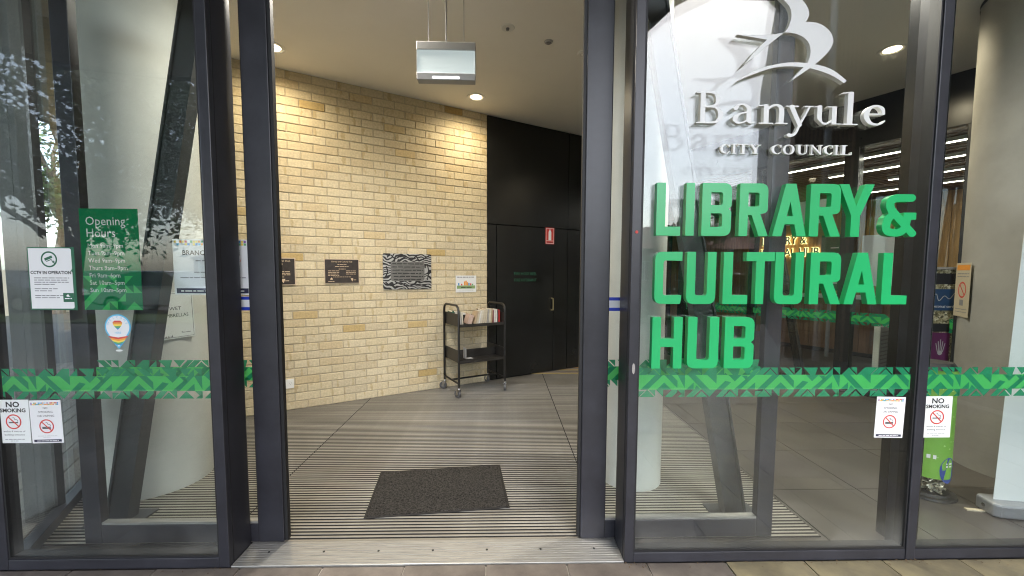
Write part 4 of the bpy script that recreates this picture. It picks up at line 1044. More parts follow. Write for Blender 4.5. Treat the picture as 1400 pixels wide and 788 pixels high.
# ================================================================== LOOSE THINGS INSIDE
# door mat
dm = thing('door_mat', 'charcoal rectangular door mat lying askew on the slatted floor', 'door mat', (-.4155, 2.642, .0038), (0, 0, RAD(6.7)))
MB().prism(rounded([(-.418,-.268,.01),(.418,-.268,.01),(.418,.268,.01),(-.418,.268,.01)], 3), 0, .008).build('pile', 'doormat', dm, bevel=.003)
for a in ((-.432,.432,-.281,-.269), (-.432,.432,.269,.281), (-.432,-.419,-.269,.269), (.419,.432,-.269,.269)): MB().box(*a, 0, .0055).build('border', 'mat_edge', dm, bevel=.002)

# book trolley
TRX, TRY = -.345, 4.94
tr = thing('book_trolley', 'black tubular book trolley on casters against the brick wall', 'trolley', (TRX, TRY, .0038), (0, 0, A))
hw, hd_ = .300, .225
R = .0135
for q in (-1, 1):
    x = q*hw
    path = [(x, -hd_, .125), (x, -hd_, .55), (x, -hd_, .98)] + [(x, -hd_+.08*(1-math.cos(a)), .98+.08*math.sin(a)) for a in [PI/2*i/6 for i in range(1, 7)]] + [(x, 0, 1.06)] + [(x, hd_-.08*(1-math.sin(a)), .98+.08*math.cos(a)) for a in [PI/2*i/6 for i in range(0, 7)]] + [(x, hd_, .55), (x, hd_, .125)]
    MB().tube(path, R, 10).build('end_frame', 'tube_black', tr, smooth=True)
    MB().tube([(x, -hd_, .165), (x, hd_, .165)], .011, 8).build('end_rail', 'tube_black', tr, smooth=True)
MB().tube([(-hw, .0, .165), (hw, .0, .165)], .011, 8).build('cross_rail', 'tube_black', tr, smooth=True)
def shelf(z):
    sh_ = MB(); th_ = .0025
    # double sloped tray: falls to the middle, with lips
    sh_.box(-hw+.014, hw-.014, -hd_+.0, hd_, z-th_, z).build('shelf', 'shelf_black', tr)
    s2 = [o for o in tr.children if o.name.startswith('shelf')][-1]
    MB().box(-hw+.014, hw-.014, -hd_-.002, -hd_+.001, z-.022, z+.012).build('front_lip', 'shelf_black', s2)
    MB().box(-hw+.014, hw-.014, hd_-.001, hd_+.002, z-.022, z+.03).build('rear_lip', 'shelf_black', s2)
    for q in (-1, 1): MB().box(q*(hw-.015)-.0015, q*(hw-.015)+.0015, -hd_, hd_, z-.02, z+.125).build('end_plate', 'shelf_black', s2)
    MB().box(-hw+.02, hw-.02, -.02, -.017, z, z+.10).build('divider', 'shelf_black', s2)
shelf(.835); shelf(.415)
for i, (x, y) in enumerate(((-hw, -hd_), (hw, -hd_), (-hw, hd_), (hw, hd_))):
    c = MB(); a = [.4, -.5, .9, .2][i]
    ca = thing('caster', None, None, (x, y, 0), (0, 0, a), kind=None); ca.parent = tr
    for k in ('kind',):
        if k in ca: del ca[k]
    MB().cyl((0, .018, .045), (0, .018, .045), .01)
    MB().cyl((-.014, .02, .045), (.014, .02, .045), .0445, n=24).build('wheel', 'caster_grey', ca, smooth=True, bevel=.004)
    MB().cyl((-.0155, .02, .045), (.0155, .02, .045), .016, n=14).build('hub', 'chrome', ca, smooth=True)
    f = MB()
    for q in (-1, 1): f.add([(q*.019,.032,.04),(q*.019,.008,.04),(q*.019,-.016,.098),(q*.019,.022,.098),(q*.0215,.032,.04),(q*.0215,.008,.04),(q*.0215,-.016,.098),(q*.0215,.022,.098)], [(0,1,2,3),(4,5,6,7),(0,1,5,4),(1,2,6,5),(2,3,7,6),(3,0,4,7)])
    f.box(-.0215, .0215, -.016, .022, .096, .103); f.cyl((0,0,.103), (0,0,.128), .012, n=12)
    f.build('fork', 'chrome', ca)
# books along the top shelf, spines up front
BOOKS = []
cols = dict(cream=(.55,.48,.36), white=(.68,.66,.62), pink=(.52,.38,.31), tan=(.45,.34,.22), red=(.45,.03,.03), grey=(.35,.34,.32), ivory=(.62,.57,.46), teal=(.05,.14,.10), brown=(.20,.11,.06), black=(.02,.02,.02), maroon=(.18,.02,.03))
for k, c in cols.items(): mat('book_'+k, tuple(v*.9 for v in c), .6, var=.12, scale=20)
mat('pages', (.66, .60, .48), .8, var=.15, scale=60, stretch=(1, 1, 8))
def book(label, x, y, w_, h_, d_, col, lean=0., flat=False, rz=0., z=.8375):
    t = thing('book', label, 'book', (0, 0, 0), group='books on the trolley')
    cv = MB(); c = .002
    cv.box(-w_/2, -w_/2+c, -d_/2, d_/2, 0, h_); cv.box(w_/2-c, w_/2, -d_/2, d_/2, 0, h_); cv.box(-w_/2+c, w_/2-c, -d_/2, -d_/2+c, 0, h_)
    cv.build('cover', 'book_'+col, t)
    MB().box(-w_/2+c+.0003, w_/2-c-.0003, -d_/2+c+.0003, d_/2-.003, .003, h_-.003).build('pages', 'pages', t)
    M = Matrix.Translation((TRX, TRY, .0038)) @ Matrix.Rotation(A, 4, 'Z') @ Matrix.Translation((x, y, z)) @ Matrix.Rotation(rz, 4, 'Z') @ Matrix.Rotation(lean, 4, 'Y') @ Matrix.Translation((0, 0, 0))
    t.matrix_world = M
    return t
fr_ = [('white','white paperback standing first at the near end of the trolley row',.022,.15,.10,RAD(-4)), ('ivory','ivory paperback standing second in the trolley row',.020,.145,.13,RAD(-3)),
       ('pink','pink paperback lying back between ivory and tan books on the trolley',.055,.115,.30,RAD(20)), ('tan','tan paperback leaning just past the pink book',.022,.15,.0,RAD(16)), ('cream','cream paperback fifth in the trolley row, leaning',.022,.155,.0,RAD(14)),
       ('white','white paperback sixth in the trolley row, leaning',.018,.155,.0,RAD(12)), ('ivory','ivory paperback seventh in the trolley row',.024,.16,.0,RAD(10)), ('cream','cream paperback eighth in the trolley row',.026,.165,.0,RAD(8)), ('cream','cream paperback ninth in the trolley row',.022,.168,.0,RAD(6)),
       ('grey','grey spined paperback tenth in the trolley row',.018,.165,.0,RAD(5)), ('ivory','ivory paperback eleventh in the trolley row',.024,.17,.0,RAD(4)), ('tan','tan paperback twelfth in the trolley row',.016,.168,.0,RAD(3)), ('maroon','maroon book standing before the white pair in the row',.014,.15,.0,0.), ('white','white hardback next to the maroon book',.020,.155,.0,0.),
       ('white','white hardback between white and red books at the row end',.022,.16,.0,0.), ('black','thin black book beside the red one at the row end',.010,.15,.0,0.), ('red','red book standing last in the trolley row',.020,.15,.0,0.)]
x = -.268
for col, lab, w_, h_, _, lean in fr_:
    ww = w_*math.cos(lean) + (.022 if abs(lean) > .3 else .0)
    book(lab, x + ww/2 - (h_*math.sin(lean))*.0, -.115, w_, h_, .115, col, lean)
    x += ww + .0022 + (.004 if lean else .001) + (.02 if col == 'pink' else 0)
    if col == 'ivory' and x < -.2: x += .03
bk_ = [('teal','dark green book leaning on the rear row of the trolley',-.25,.03,.18,RAD(-30)), ('black','black book slumped on the rear row of the trolley',-.17,.03,.18,RAD(-38)), ('white','white book lying over the rear row of the trolley',-.05,.04,.20,RAD(-55)), ('brown','brown book standing in the rear row of the trolley',.09,.03,.17,RAD(-12)), ('maroon','maroon book standing in the rear row of the trolley',.13,.03,.17,RAD(-8))]
for col, lab, x, w_, h_, lean in bk_: book(lab, x+.06, .09, w_, h_*.9, .13, col, lean)
bs = thing('book_support', 'grey bent metal book support on the lower trolley shelf', 'book support', W(-.02, 4.62, .4242+.0035) if False else (TRX, TRY, .4265), (0, 0, A))
MB().box(-.172, -.169, -.14, -.06, 0, .13).box(-.172, -.08, -.14, -.06, 0, .0015).build('plate', 'ink_faint', bs)

# white umbrella cabinet by the brick wall
p = W(-.62, TW-.11)
ub = thing('umbrella_cabinet', 'white panelled stand with grey frame against the bricks behind the column', 'cabinet', (p.x, p.y, .004), (0, 0, A))
MB().box(-.16, .16, -.08, .08, .06, .93).build('body', 'white_plastic', ub, bevel=.006)
for q in (-1, 1): MB().box(q*.175-.013, q*.175+.013, -.095, .09, .0, .955).build('side_frame', 'ink_faint', ub, bevel=.003)
MB().box(-.162, .162, -.095, .09, .93, .955).build('top_frame', 'ink_faint', ub); MB().box(-.162, .162, -.09, .09, .02, .058).build('kick_rail', 'ink_faint', ub)

# ------------------------------------------------------------------ inner glazed screen and the library behind it
SS = 5.95
isr = thing('inner_screen', 'black framed glazed screen under the bulkhead toward the library', 'glass wall', W(SS, 0), (0, 0, A))
T0, T1 = -1.02, 4.76
MB().box(0, .16, T0, T1, 2.92, CEIL-.001).build('bulkhead', 'black_wall', isr, bevel=.003)
MB().box(.03, .10, T0, T1, .001, .07).build('sill_rail', 'black_wall', isr)
for t_, w_ in ((1.18, .22), (2.22, .14), (3.35, .07), (4.5, .14), (.1, .07)):
    MB().box(.0, .14, t_-w_/2, t_+w_/2, .002, 2.92).build('post', 'black_wall', isr, bevel=.003)
for a, b in ((T0, .065), (.135, 1.07), (1.29, 2.15), (2.29, 3.315), (3.385, 4.43)):
    MB().box(.05, .06, a, b, .07, 2.92).build('pane', 'inner_glass', isr)
    f_ = MB().add([(0, a, BZ0+BU), (0, b, BZ0+BU), (0, b, BZ0+3*BU), (0, a, BZ0+3*BU)], [(0,1,2,3)]).build('film_band', 'film_bright', isr, loc=(.0485, 0, 0), recalc=False)
    md = MB(); y_ = a; k = 0
    while y_ < b:
        for pz in BLK[[0, 2, 1][k % 3]]:
            q = clip_poly([(y_+u*BU, BZ0+v*BU) for u, v in pz], a, b)
            if q: md.add([(0, u, v) for u, v in q], [tuple(range(len(q)))])
        y_ += 5.3*BU; k += 1
    md.build('film_pattern', 'film_mid', f_, loc=(-.0006, 0, 0), recalc=False)
MB().obox((.2, 2.72, .01), (.2, 3.3, 2.92), .09, .07, (0, 1, 0)).build('leaning_strut', 'black_wall', isr)

lc = thing('library_ceiling', 'brown slatted lower ceiling of the library', 'ceiling', W(SS+.17, 0, 2.935), (0, 0, A))
MB().box(0, 7, -5, 8.5, .02, .06).build('backing', 'plaster_grey', lc)
lb = MB().box(-.05, .05, -3.2, 8, 0, .02).mesh('slat', 'timber_dark')
for k in range(44):
    o = bpy.data.objects.new('slat', lb); COL.objects.link(o); o.parent = lc; o.location = (.08+k*.15, 0, -.001)
mat('strip_glow', (.9,.9,.85), .5, emit=(1, .93, .80), estr=3.8)
for k, (s, a, b, lab) in enumerate(((6.45, 1.0, 3.2, 'linear ceiling light nearest the black bulkhead'), (7.3, .6, 3.0, 'second linear ceiling light in from the black bulkhead'), (8.25, .4, 2.6, 'third linear ceiling light in from the black bulkhead'), (9.25, .8, 3.2, 'linear ceiling light farthest inside the library'))):
    t = thing('strip_light', lab, 'strip light', W(s, (a+b)/2, 2.93), (0, 0, A), 'linear library lights')
    l2 = (b-a)/2
    MB().box(-.03, .03, -l2, l2, -.045, .0).build('housing', 'white_plastic', t); MB().box(-.025, .025, -l2+.01, l2-.01, -.0495, -.0455).build('tube', 'strip_glow', t)

tw = thing('timber_wall', 'golden upright timber boards lining the library wall', 'wall', W(10.4, 0), (0, 0, A))
MB().box(.03, .2, -5, 8.4, 0, 2.92).build('backing', 'rubber', tw)
tb = MB().box(0, .03, -.072, .072, .0, 2.92).mesh('board', 'timber')
for k in range(86):
    o = bpy.data.objects.new('board', tb); COL.objects.link(o); o.parent = tw; o.location = (rng.uniform(-.003, .003), -4.6+.15*k, 0)
tag(MB().box(-.1, 5, 8.42, 8.6, 0, 2.92).build('library_side_wall', 'plaster_grey', loc=W(SS, 0), rot=(0, 0, A)), 'plain side wall closing the library', 'wall', kind='thing')

ct = thing('service_counter', 'long timber fronted service counter with pale top in the library', 'counter', W(8.7, 2.6), (0, 0, A))
MB().box(0, .6, -1.9, 1.9, .08, 1.0).build('carcass', 'timber_dark', ct); MB().box(.05, .55, -1.85, 1.85, .002, .08).build('plinth', 'rubber', ct); MB().box(-.06, .66, -1.96, 1.96, 1.0, 1.045).build('counter_top', 'white_plastic', ct, bevel=.004)
for k in range(25): MB().box(-.014, 0, -1.88+.152*k, -1.88+.152*k+.14, .09, .99).build('board', 'timber_dark', ct)

# glowing letters on the timber wall
hl = thing('halo_sign', 'small letters outlined in yellow light on the timber library wall', 'sign', W(10.36, 5.1, 1.95), (PI/2, 0, A - PI/2))
MB().text('LIBRARY &', .26, 0, .16, .03, sx=.8, bold=.004).text('CULTURAL HUB', .26, 0, -.12, .03, sx=.8, bold=.004).build('letter_faces', 'dark_green_ink', hl)
MB().text('LIBRARY &', .26, 0, .16, .01, sx=.8, bold=.014).text('CULTURAL HUB', .26, 0, -.12, .01, sx=.8, bold=.014).build('halo', mat('halo_glow', (.9,.8,.3), .5, emit=(1,.86,.33), estr=.6), hl)

# posters, directory and hanging board in the library
for lab, s, t_, z0, z1, w_, m, nm, cat in (('large white sheet hanging before the timber boards', 8.2, 2.45, 1.25, 2.05, .8, 'white_paper', 'hanging_poster', 'poster'), ('dark green directory board beside the counter', 8.3, 3.3, 1.15, 2.1, .32, 'dark_green_ink', 'directory_board', 'board'), ('pale board hung under the library ceiling', 7.6, 3.5, 2.25, 2.62, .75, 'cool_paper', 'hanging_board', 'sign')):
    q = thing(nm, lab, cat, W(s, t_, z0), (0, 0, A))
    MB().box(-.012, .012, -w_/2, w_/2, 0, z1-z0).build('sheet', m, q)
    if nm != 'directory_board':
        for e in (-1, 1): MB().cyl((0, e*w_*.4, z1-z0), (0, e*w_*.4, 2.93-z0), .003, n=6).build('wire', 'ink_grey', q)
    else:
        MB().box(-.03, .03, -.02, .02, -1.15, 0).build('stand', 'ink_grey', q); b_ = MB()
        for k in range(7): b_.box(-.0135, -.0122, -.1, .02+.02*(k % 3), .12+.1*k, .14+.1*k)
        b_.build('lettering', 'ink_white', q)
sg = thing('security_gate', 'grey ribbed security gate with pale edge on the library floor', 'security gate', W(6.75, 2.0), (0, 0, A))
MB().box(-.42, .42, -.025, .025, .03, .80).build('panel', 'ink_grey', sg, bevel=.01)
for k in range(14): MB().box(-.38, .40, -.029, .029, .1+.048*k, .115+.048*k).build('rib', 'caster_grey', sg)
MB().box(-.445, -.421, -.03, .03, .0, .82).build('edge_cap', 'white_plastic', sg, bevel=.006); MB().box(-.45, .45, -.06, .06, .0, .03).build('foot', 'ink_grey', sg)
tag(MB().box(-.05, .05, -.35, .35, 0, .06).build('purple_sign', mat('purple', (.16,.03,.16), .5), loc=W(7.7, 1.75, 1.02), rot=(0, 0, A)), 'small purple sign strip on the library counter side', 'sign', kind='thing')
tag(MB().box(-.15, .15, -.45, .45, 0, 1.02).build('display_plinth', 'white_plastic', loc=W(7.7, 1.75, .002), rot=(0, 0, A), bevel=.01), 'low pale plinth under the purple sign strip', 'plinth', kind='thing')

# ------------------------------------------------------------------ behind the far pane
def pebble_mat():
    m = bpy.data.materials.new('pebble_print'); m.use_nodes = True; t = m.node_tree; N = t.nodes.new; L = t.links.new
    b = t.nodes['Principled BSDF']; b.inputs['Roughness'].default_value = .6
    tc = N('ShaderNodeTexCoord'); v = N('ShaderNodeTexVoronoi'); v.inputs['Scale'].default_value = 55; L(tc.outputs['Object'], v.inputs['Vector'])
    rp = N('ShaderNodeValToRGB'); cr = rp.color_ramp; cr.elements[0].color = (.05,.045,.02,1); cr.elements[1].color = (.62,.58,.42,1); cr.elements.new(.5).color = (.28,.25,.13,1)
    sp_ = N('ShaderNodeSeparateColor'); L(v.outputs['Color'], sp_.inputs[0]); L(sp_.outputs[0], rp.inputs[0]); L(rp.outputs[0], b.inputs['Base Color']); MATS['pebble_print'] = m
pebble_mat()
st = thing('recycling_station', 'pebble patterned recycling cabinet with slots and coloured panels', 'recycling station', (4.36, 4.1, 0), (0, 0, RAD(-6)))
MB().box(-.02, .62, .0, .35, .02, 1.49).build('cabinet', 'pebble_print', st, bevel=.006); MB().box(-.015, .615, .01, .34, .002, .02).build('plinth', 'rubber', st); MB().box(-.03, .63, -.01, .36, 1.49, 1.515).build('lid', 'plaster_grey', st)
for x0, x1, z0, z1 in ((.03,.30,1.34,1.45), (.02,.29,.85,.935), (.40,.49,.79,.88)): MB().box(x0, x1, -.003, .02, z0, z1).build('slot', 'rubber', st)
for x0, x1, z0, z1, c, nm in ((.02,.31,1.07,1.29,(.02,.06,.14),'Electrical cords'), (.08,.25,.49,.84,(.11,.02,.085),'X-Rays'), (.36,.52,1.04,1.46,(.16,.34,.03),'Globes'), (.37,.52,.45,.76,(.62,.16,.02),None), (.30,.36,.12,.27,(.02,.16,.15),None)):
    pnl = MB().box(x0, x1, -.004, .0, z0, z1).build('colour_panel', mat('panel_%d' % int(x0*100+z0*1000), c, .45), st)
    if nm:
        MB().text(nm, .042 if nm != 'Electrical cords' else .036, 0, 0, 0).build('lettering', 'ink_white', pnl, loc=((x0+x1)/2, -.0047, z0+.03 if nm != 'Globes' else z0+.2), rot=(PI/2, 0, 0))
    ic = MB()
    if nm == 'Electrical cords':
        P = catmull([(x0+.02, z0+.12), (x0+.07, z0+.17), (x0+.10, z0+.10), (x0+.15, z0+.15), (x0+.2, z0+.12), (x0+.25, z0+.18), (x0+.27, z0+.1)], 5)
        for a, b in zip(P, P[1:]): ic.bar(a[0], a[1], b[0], b[1], .007, 0)
    elif nm == 'X-Rays':
        for k in range(5): ic.bar((x0+x1)/2+(k-2)*.012, z0+.15, (x0+x1)/2+(k-2)*.022, z0+.24+.02*(2-abs(k-2)), .007, 0)
        ic.disc((x0+x1)/2, z0+.14, .024, 0, 12)
    elif nm == 'Globes':
        ic.bar((x0+x1)/2, z1-.14, (x0+x1)/2, z1-.04, .012, 0); ic.bar((x0+x1)/2-.035, z1-.075, (x0+x1)/2, z1-.035, .012, 0.0003); ic.bar((x0+x1)/2+.035, z1-.075, (x0+x1)/2, z1-.035, .012, 0.0006)
    else: ic.rect(x0+.02, x1-.02, z0+.03, z0+.045, 0); ic.rect(x0+.02, x1-.02, z0+.08, z0+.09, 0)
    ic.build('symbol', 'ink_faint', pnl, loc=(0, -.0047, 0), rot=(PI/2, 0, 0))

bt_ = thing('battery_tube', 'bright green battery recycling tube with clear foot', 'recycling tube', (2.81, 2.56, 0))
MB().cyl((0,0,.006), (0,0,.02), .15, .145, 32).build('foot_plate', 'rubber', bt_, smooth=True)
MB().cyl((0,0,.02), (0,0,.035), .118, .112, 32).build('rubber_ring', 'rubber', bt_, smooth=True)
bat = MB(); rr = random.Random(4)
for k in range(110):
    a = rr.uniform(0, 2*PI); q = .098*math.sqrt(rr.uniform(.35, 1)); z_ = rr.uniform(.045, .125); d_ = Vector((rr.uniform(-1,1), rr.uniform(-1,1), rr.uniform(-.5,.5))).normalized()*.022
    c = Vector((q*math.cos(a)*.85, q*math.sin(a)*.85, z_)); bat.cyl(c-d_, c+d_, .007, n=7)
o = bat.build('batteries', mat('battery_mix', (.5,.45,.35), .3, metal=.6, var=.9, scale=40), bt_); o['kind'] = 'stuff'
MB().cyl((0,0,.035), (0,0,.14), .110, .110, 36, False).build('clear_sleeve', 'inner_glass', bt_, smooth=True)
MB().cyl((0,0,.14), (0,0,.84), .112, .112, 40).build('green_sleeve', mat('lime', (.19, .42, .06), .45, var=.06, scale=6), bt_, smooth=True)
MB().cyl((0,0,.84), (0,0,.88), .116, .09, 40).build('cap', 'rubber', bt_, smooth=True)
def wrap(mb_pts, r):
    return [(r*math.sin(u/r), -r*math.cos(u/r), v) for u, v in mb_pts]
pr = MB(); rr = random.Random(2)
for k in range(34):
    u = rr.uniform(-.15, .15); v = rr.uniform(.2, .8); l = rr.uniform(.006, .012)
    pr.add(wrap([(u-l, v-.002), (u+l, v-.002), (u+l, v+.002), (u-l, v+.002)], .1128), [(0,1,2,3)])
    if k % 3 == 0: pr.add(wrap([(u-.002, v-l), (u+.002, v-l), (u+.002, v+l), (u-.002, v+l)], .1131), [(0,1,2,3)])
pr.build('plus_marks', mat('lime_pale', (.45,.68,.25), .4), bt_)
bl = MB(); P = [(.02+.055*math.cos(a), .20+.085*math.sin(a)) for a in [2*PI*i/20 for i in range(20)]]; bl.add(wrap([(u, v) for u, v in P], .1134), [tuple(range(20))]); bl.build('blue_patch', mat('tube_blue', (.03,.06,.28), .4), bt_)
lp = MB()
for dy in (.0, .018): lp.add(wrap([(.0, .22+dy), (.045, .22+dy), (.045, .23+dy), (.0, .23+dy)], .1138), [(0,1,2,3)])
lp.add(wrap([(-.10, .27), (-.055, .27), (-.055, .295), (-.10, .295)], .1138), [(0,1,2,3)]); lp.build('label_print', 'ink_white', bt_)

mat('cream_paper', (.5,.44,.32), .6)
bn = thing('banner_stand', 'white pull up banner with grey cassette base at the glazing', 'banner', (3.09, 2.30, 0), (0, 0, RAD(-12)))
MB().prism([(-.16,-.055),(-.13,-.075),(.9,-.075),(.9,.075),(-.13,.075),(-.16,.055)], .004, .085).build('cassette', mat('cassette', (.30,.31,.33), .35, metal=.4), bn, bevel=.012)
MB().add([(-.115,-.001,.085),(.85,-.001,.085),(.85,.02,2.0),(-.05,.02,2.0),(-.115,.001,.085),(.85,.001,.085),(.85,.022,2.0),(-.05,.022,2.0)], [(0,1,2,3),(7,6,5,4),(0,3,7,4),(1,2,6,5),(0,1,5,4),(3,2,6,7)]).build('fabric', 'cool_paper', bn)
MB().cyl((-.1605, 0, .045), (-.163, 0, .045), .012, n=12).build('screw', 'chrome', bn); MB().box(-.25, -.15, -.012, .012, .002, .010).build('foot', 'cream_paper', bn)

fi = RAD(150)
cnn = sign('column_notice', 'narrow cream notice taped on the broad beige column', 'notice', 3.85+.386*math.cos(fi), 2.85+.386*math.sin(fi), 1.325, .23, .41, 'cream_paper', 0, fi+PI/2)
MB().rect(-.1, .1, .15, .19, Z1).build('heading_bar', 'sq_orange', cnn); MB().ring(0, 0, .05, .062, Z1, 28).bar(-.04, .04, .04, -.04, .01, Z2).build('ring', 'red_ink', cnn)
b = MB(); [b.words(-.09, .09, .12-.022*k, .011, Z1, k) for k in range(2)]; [b.words(-.09, .09, -.15-.022*k, .009, Z1, k) for k in range(2)]; b.rect(-.03, .03, -.12, -.075, Z1); b.build('small_print', 'ink_grey', cnn)

# ================================================================== OUTSIDE, behind and beside the viewer
def tree(name, label, x, y, h, cr, n_leaf, leafm, seed, trunk_r=.16, base_h=2.0, lean=(0, 0), squash=.8):
    r = random.Random(seed); t = thing(name, label, 'tree', (x, y, 0))
    tk = MB(); top = Vector((lean[0], lean[1], h*.55))
    P = catmull([(0,0,-.06), (lean[0]*.2, lean[1]*.2, base_h*.5), (lean[0]*.6, lean[1]*.6, base_h), tuple(top)], 4)
    tk.tube(P, [trunk_r*(1-.6*i/len(P)) for i in range(len(P))], 10)
    tips = []
    for k in range(12):
        a = 2*PI*k/12 + r.uniform(-.3, .3); z0 = base_h*r.uniform(.8, 1.4)
        p0 = Vector((lean[0]*.6, lean[1]*.6, z0)); e = Vector((cr*.75*math.cos(a), cr*.75*math.sin(a), z0 + h*r.uniform(.15, .5)))
        m = (p0+e)/2 + Vector((r.uniform(-.3,.3), r.uniform(-.3,.3), .3))
        Q = catmull([tuple(p0), tuple(m), tuple(e)], 4); tk.tube(Q, [trunk_r*.42*(1-.8*i/len(Q)) for i in range(len(Q))], 6); tips += [e, m]
    tk.build('trunk', 'bark', t, smooth=True)
    rs_ = np.random.RandomState(seed); ncl = 60
    cen = []
    for k in range(ncl):
        v = rs_.normal(size=3); v /= np.linalg.norm(v); q = rs_.uniform(.35, 1)**.5
        cen.append((v[0]*cr*q + lean[0]*.7, v[1]*cr*q + lean[1]*.7, base_h + (h-base_h)*.5 + v[2]*(h-base_h)*.5*q*squash/.8))
    cen = np.array(cen); idx = rs_.randint(0, ncl, n_leaf)
    c = cen[idx] + rs_.normal(size=(n_leaf, 3))*np.array([.42, .42, .30])*cr/2.6
    u = rs_.normal(size=(n_leaf, 3)); u /= np.linalg.norm(u, axis=1)[:, None]; v = np.cross(u, rs_.normal(size=(n_leaf, 3))); v /= np.linalg.norm(v, axis=1)[:, None]
    ln = rs_.uniform(.07, .14, n_leaf)[:, None]*max(1, cr/3); wd = ln*.42
    V = np.stack([c-u*ln, c+v*wd, c+u*ln, c-v*wd], 1).reshape(-1, 3)
    me = bpy.data.meshes.new('crown'); me.from_pydata(V.tolist(), [], np.arange(n_leaf*4).reshape(-1, 4).tolist()); me.materials.append(MATS[leafm])
    o = bpy.data.objects.new('crown', me); COL.objects.link(o); o.parent = t
    return t
tree('street_tree', 'broad leafy tree reflected over the camera notice', -12.6, -8.3, 8.2, 3.6, 16000, 'leaf_a', 5, .2, 2.3, (.9, .3))
tree('street_tree', 'leafy tree reflected beside the dark door jamb', -7.2, -9.0, 7.6, 2.7, 11000, 'leaf_a', 9, .17, 2.6, (-.4, .2))
tree('garden_tree', 'pale gum tree standing beyond the timber deck', -15.5, 14.5, 9.5, 2.8, 7000, 'leaf_b', 12, .2, 3.0, (.5, .2))
tree('garden_tree', 'slender tree beyond the deck, nearer the shopfront corner', -19., 11.0, 7.0, 2.2, 5000, 'leaf_b', 15, .15, 2.4, (.2, .1))
tree('street_tree', 'small round tree in front of the brick house opposite', 10.0, -17.8, 4.2, 1.6, 6000, 'leaf_a', 21, .1, 1.2)
def shrub(label, x, y, h, r_, seed, n=2600):
    t = thing('shrub', label, 'shrub', (x, y, 0)); rs_ = np.random.RandomState(seed)
    v = rs_.normal(size=(n, 3)); v /= np.linalg.norm(v, axis=1)[:, None]; q = rs_.uniform(.3, 1, (n, 1))**.5
    c = v*q*np.array([r_, r_*.8, h/2]) + np.array([0, 0, h/2]) + rs_.normal(size=(n, 3))*.05; c[:, 2] = np.maximum(c[:, 2], .02)
    u = rs_.normal(size=(n, 3)); u /= np.linalg.norm(u, axis=1)[:, None]; w_ = np.cross(u, rs_.normal(size=(n, 3))); w_ /= np.linalg.norm(w_, axis=1)[:, None]
    V = np.stack([c-u*.06, c+w_*.03, c+u*.06, c-w_*.03], 1).reshape(-1, 3)
    me = bpy.data.meshes.new('foliage'); me.from_pydata(V.tolist(), [], np.arange(n*4).reshape(-1, 4).tolist()); me.materials.append(MATS['leaf_a'])
    o = bpy.data.objects.new('foliage', me); COL.objects.link(o); o.parent = t
    st_ = MB()
    for k in range(5): a = k*1.3; st_.tube([(0,0,-.05), (.2*r_*math.cos(a), .2*r_*math.sin(a), h*.35), (.5*r_*math.cos(a), .5*r_*math.sin(a), h*.7)], .015, 5)
    st_.build('stems', 'bark', t)
for k, (x, y, h, r_, lab) in enumerate(((-17.5, -8.6, 1.3, .9, 'dark shrub on the verge past the broad tree'), (4.2, -8.6, 1.1, 1.0, 'low shrub on the verge opposite the lettering'), (6.2, -8.5, 1.3, 1.2, 'bushy shrub on the verge next to the low one'), (2.2, -8.7, .9, .9, 'smallest verge shrub opposite the doorway'))): shrub(lab, x, y, h, r_, 30+k)

def car(label, x, y, rz, m):
    t = thing('parked_car', label, 'car', (x, y, -.055), (0, 0, rz), 'cars parked across the road')
    prof = [(-2.15,.38),(-2.2,.62),(-2.1,.86),(-1.75,.93),(-1.15,.98),(1.05,.98),(1.75,.86),(2.1,.74),(2.2,.55),(2.15,.34),(1.75,.26),(-1.75,.26)]
    n = len(prof); vs = []
    for yy_, sc in ((-.86, .97), (-.80, 1.0), (.80, 1.0), (.86, .97)): vs += [(px*sc, yy_ if abs(yy_) < .85 or pz < .9 else yy_*.95, .62+(pz-.62)*(.92 if abs(yy_) > .82 else 1)) for px, pz in prof]
    fs = [tuple(range(n)), tuple(range(3*n, 4*n))[::-1]]
    for q in range(3): fs += [(q*n+i, q*n+(i+1)%n, (q+1)*n+(i+1)%n, (q+1)*n+i) for i in range(n)]
    MB().add(vs, fs).build('body', m, t, smooth=True, bevel=.03)
    gh = [(-1.75,.95),(-1.2,1.38),(-.4,1.47),(.35,1.42),(1.2,.96)]; gv = []
    for sgn_, q in ((-1, 0), (1, 0)):
        for px, pz in gh: gv.append((px, sgn_*(.80-.30*(pz-.95)), pz))
    MB().add(gv, [(0,1,2,3,4), (9,8,7,6,5)] + [(i, i+1, i+6, i+5) for i in range(4)] + [(4,0,5,9)]).build('windows', 'car_glass', t, bevel=.02)
    MB().box(-1.0, .25, -.60, .60, 1.42, 1.49).build('roof', m, t, bevel=.03)
    for px in (-1.35, 1.35):
        for sgn_ in (-1, 1):
            w_ = MB().cyl((px, sgn_*.66, .32), (px, sgn_*.87, .32), .32, n=28).build('wheel', 'tyre', t, smooth=True, bevel=.02)
            MB().cyl((px, sgn_*.868, .32), (px, sgn_*.878, .32), .2, n=18).build('rim', 'chrome', w_)
    for sgn_ in (-1, 1): MB().box(2.02, 2.16, sgn_*.62-.14, sgn_*.62+.14, .62, .74).build('headlight', 'white_plastic', t, bevel=.03)
car('silver car parked along the road behind the street trees', -12.2, -11.4, 0, 'car_silver')
car('dark car parked along the road past the silver one', -18.2, -11.5, 0, 'car_dark')
car('silver car parked opposite the lettering panel', 8.6, -11.4, PI, 'car_silver')

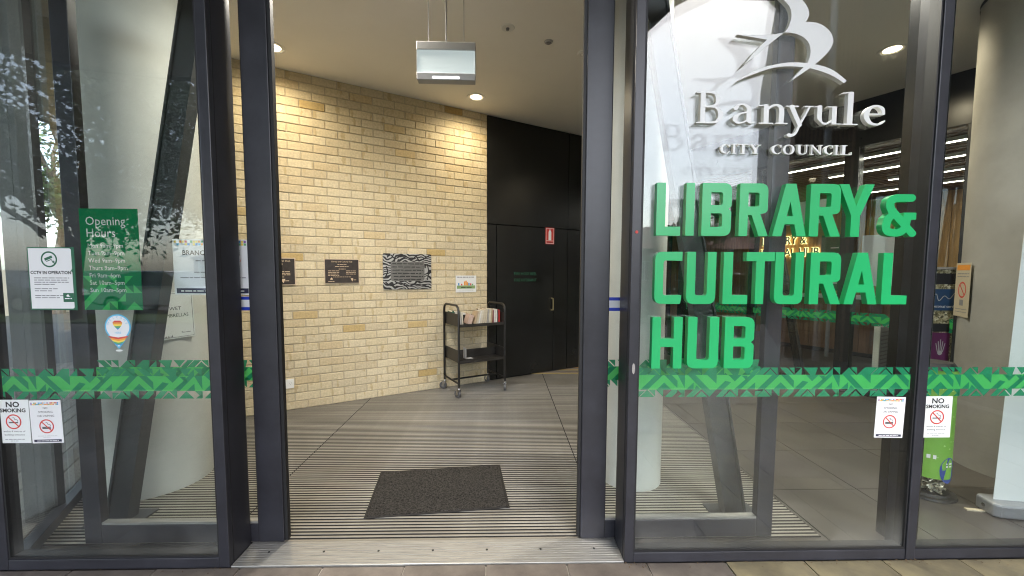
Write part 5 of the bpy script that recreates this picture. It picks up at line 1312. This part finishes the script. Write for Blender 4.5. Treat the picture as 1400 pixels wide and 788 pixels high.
def house(label, x, y, w_, d_, h, wallm, roofm, seed):
    t = thing('house', label, 'house', (x, y, 0))
    MB().box(-w_/2, w_/2, -d_, 0, -.05, h).build('wall', wallm, t)
    o_ = .5; MB().add([(-w_/2-o_,-d_-o_,h),(w_/2+o_,-d_-o_,h),(w_/2+o_,o_,h),(-w_/2-o_,o_,h),(-w_/2+d_*.35,-d_/2,h+1.9),(w_/2-d_*.35,-d_/2,h+1.9)], [(3,2,1,0),(0,1,5,4),(1,2,5),(2,3,4,5),(3,0,4)]).build('roof', roofm, t)
    k = int(w_/2.6)
    for i in range(k):
        cx = -w_/2 + (i+.5)*w_/k
        if i == k//2:
            MB().box(cx-.5, cx+.5, .0, .04, 0, 2.1).build('door', 'timber_dark', t)
        else:
            wd = MB().box(cx-.7, cx+.7, .0, .05, .9, 2.2).build('window', 'white_plastic', t)
            MB().box(cx-.64, cx-.03, .05, .054, .96, 2.14).box(cx+.03, cx+.64, .05, .054, .96, 2.14).build('pane', 'car_glass', wd)
    for i in range(4): MB().cyl((-w_/2+1+i*(w_-2)/3, .38, 0), (-w_/2+1+i*(w_-2)/3, .38, h), .1, n=14).build('porch_post', 'white_plastic', t)
    return t
house('red brick house with tiled roof opposite the lettering panel', 13.5, -23, 11, 8, 3.0, 'house_brick', 'roof_tile', 1)
house('cream house with grey roof across the road', 1.0, -25, 10, 8, 3.0, 'house_cream', 'roof_grey', 2)
house('brick house with tiled roof behind the street trees', -34.0, -50, 12, 8, 3.0, 'house_brick', 'roof_tile', 3)
house('cream house with grey roof beyond the deck', -27.0, 16, 9, 8, 3.0, 'house_cream', 'roof_grey', 4)
tag(MB().box(-9, 9, -.15, .15, 0, 1.5).build('garden_wall', 'house_cream', loc=(-18, 9.0, -.05), rot=(0, 0, RAD(70))), 'low cream garden wall beyond the timber deck', 'wall', kind='thing')

# battened wing of the neighbouring building, closing the view past the lettering
wg = thing('neighbour_wing', 'brown timber battened building wing facing the glazing', 'building', (4.9, -3.0, 0), (0, 0, A))
MB().box(.03, 12, -12.0, -.03, -.05, 9.0).build('wall', 'fascia', wg)
bm_ = MB().box(-.02, .02, 0, .03, -.04, 9.0).mesh('batten', 'batten')
for k in range(14):
    o = bpy.data.objects.new('batten', bm_); COL.objects.link(o); o.parent = wg; o.location = (.06+.055*k, -.03, 0)
for k in range(60):
    o = bpy.data.objects.new('batten', bm_); COL.objects.link(o); o.parent = wg; o.location = (.03, -.08-.055*k, 0); o.rotation_euler = (0, 0, PI/2)
MB().cyl((.42, .12, -.04), (.42, .12, 9.0), .05, n=16).build('downpipe', 'white_plastic', wg, smooth=True)
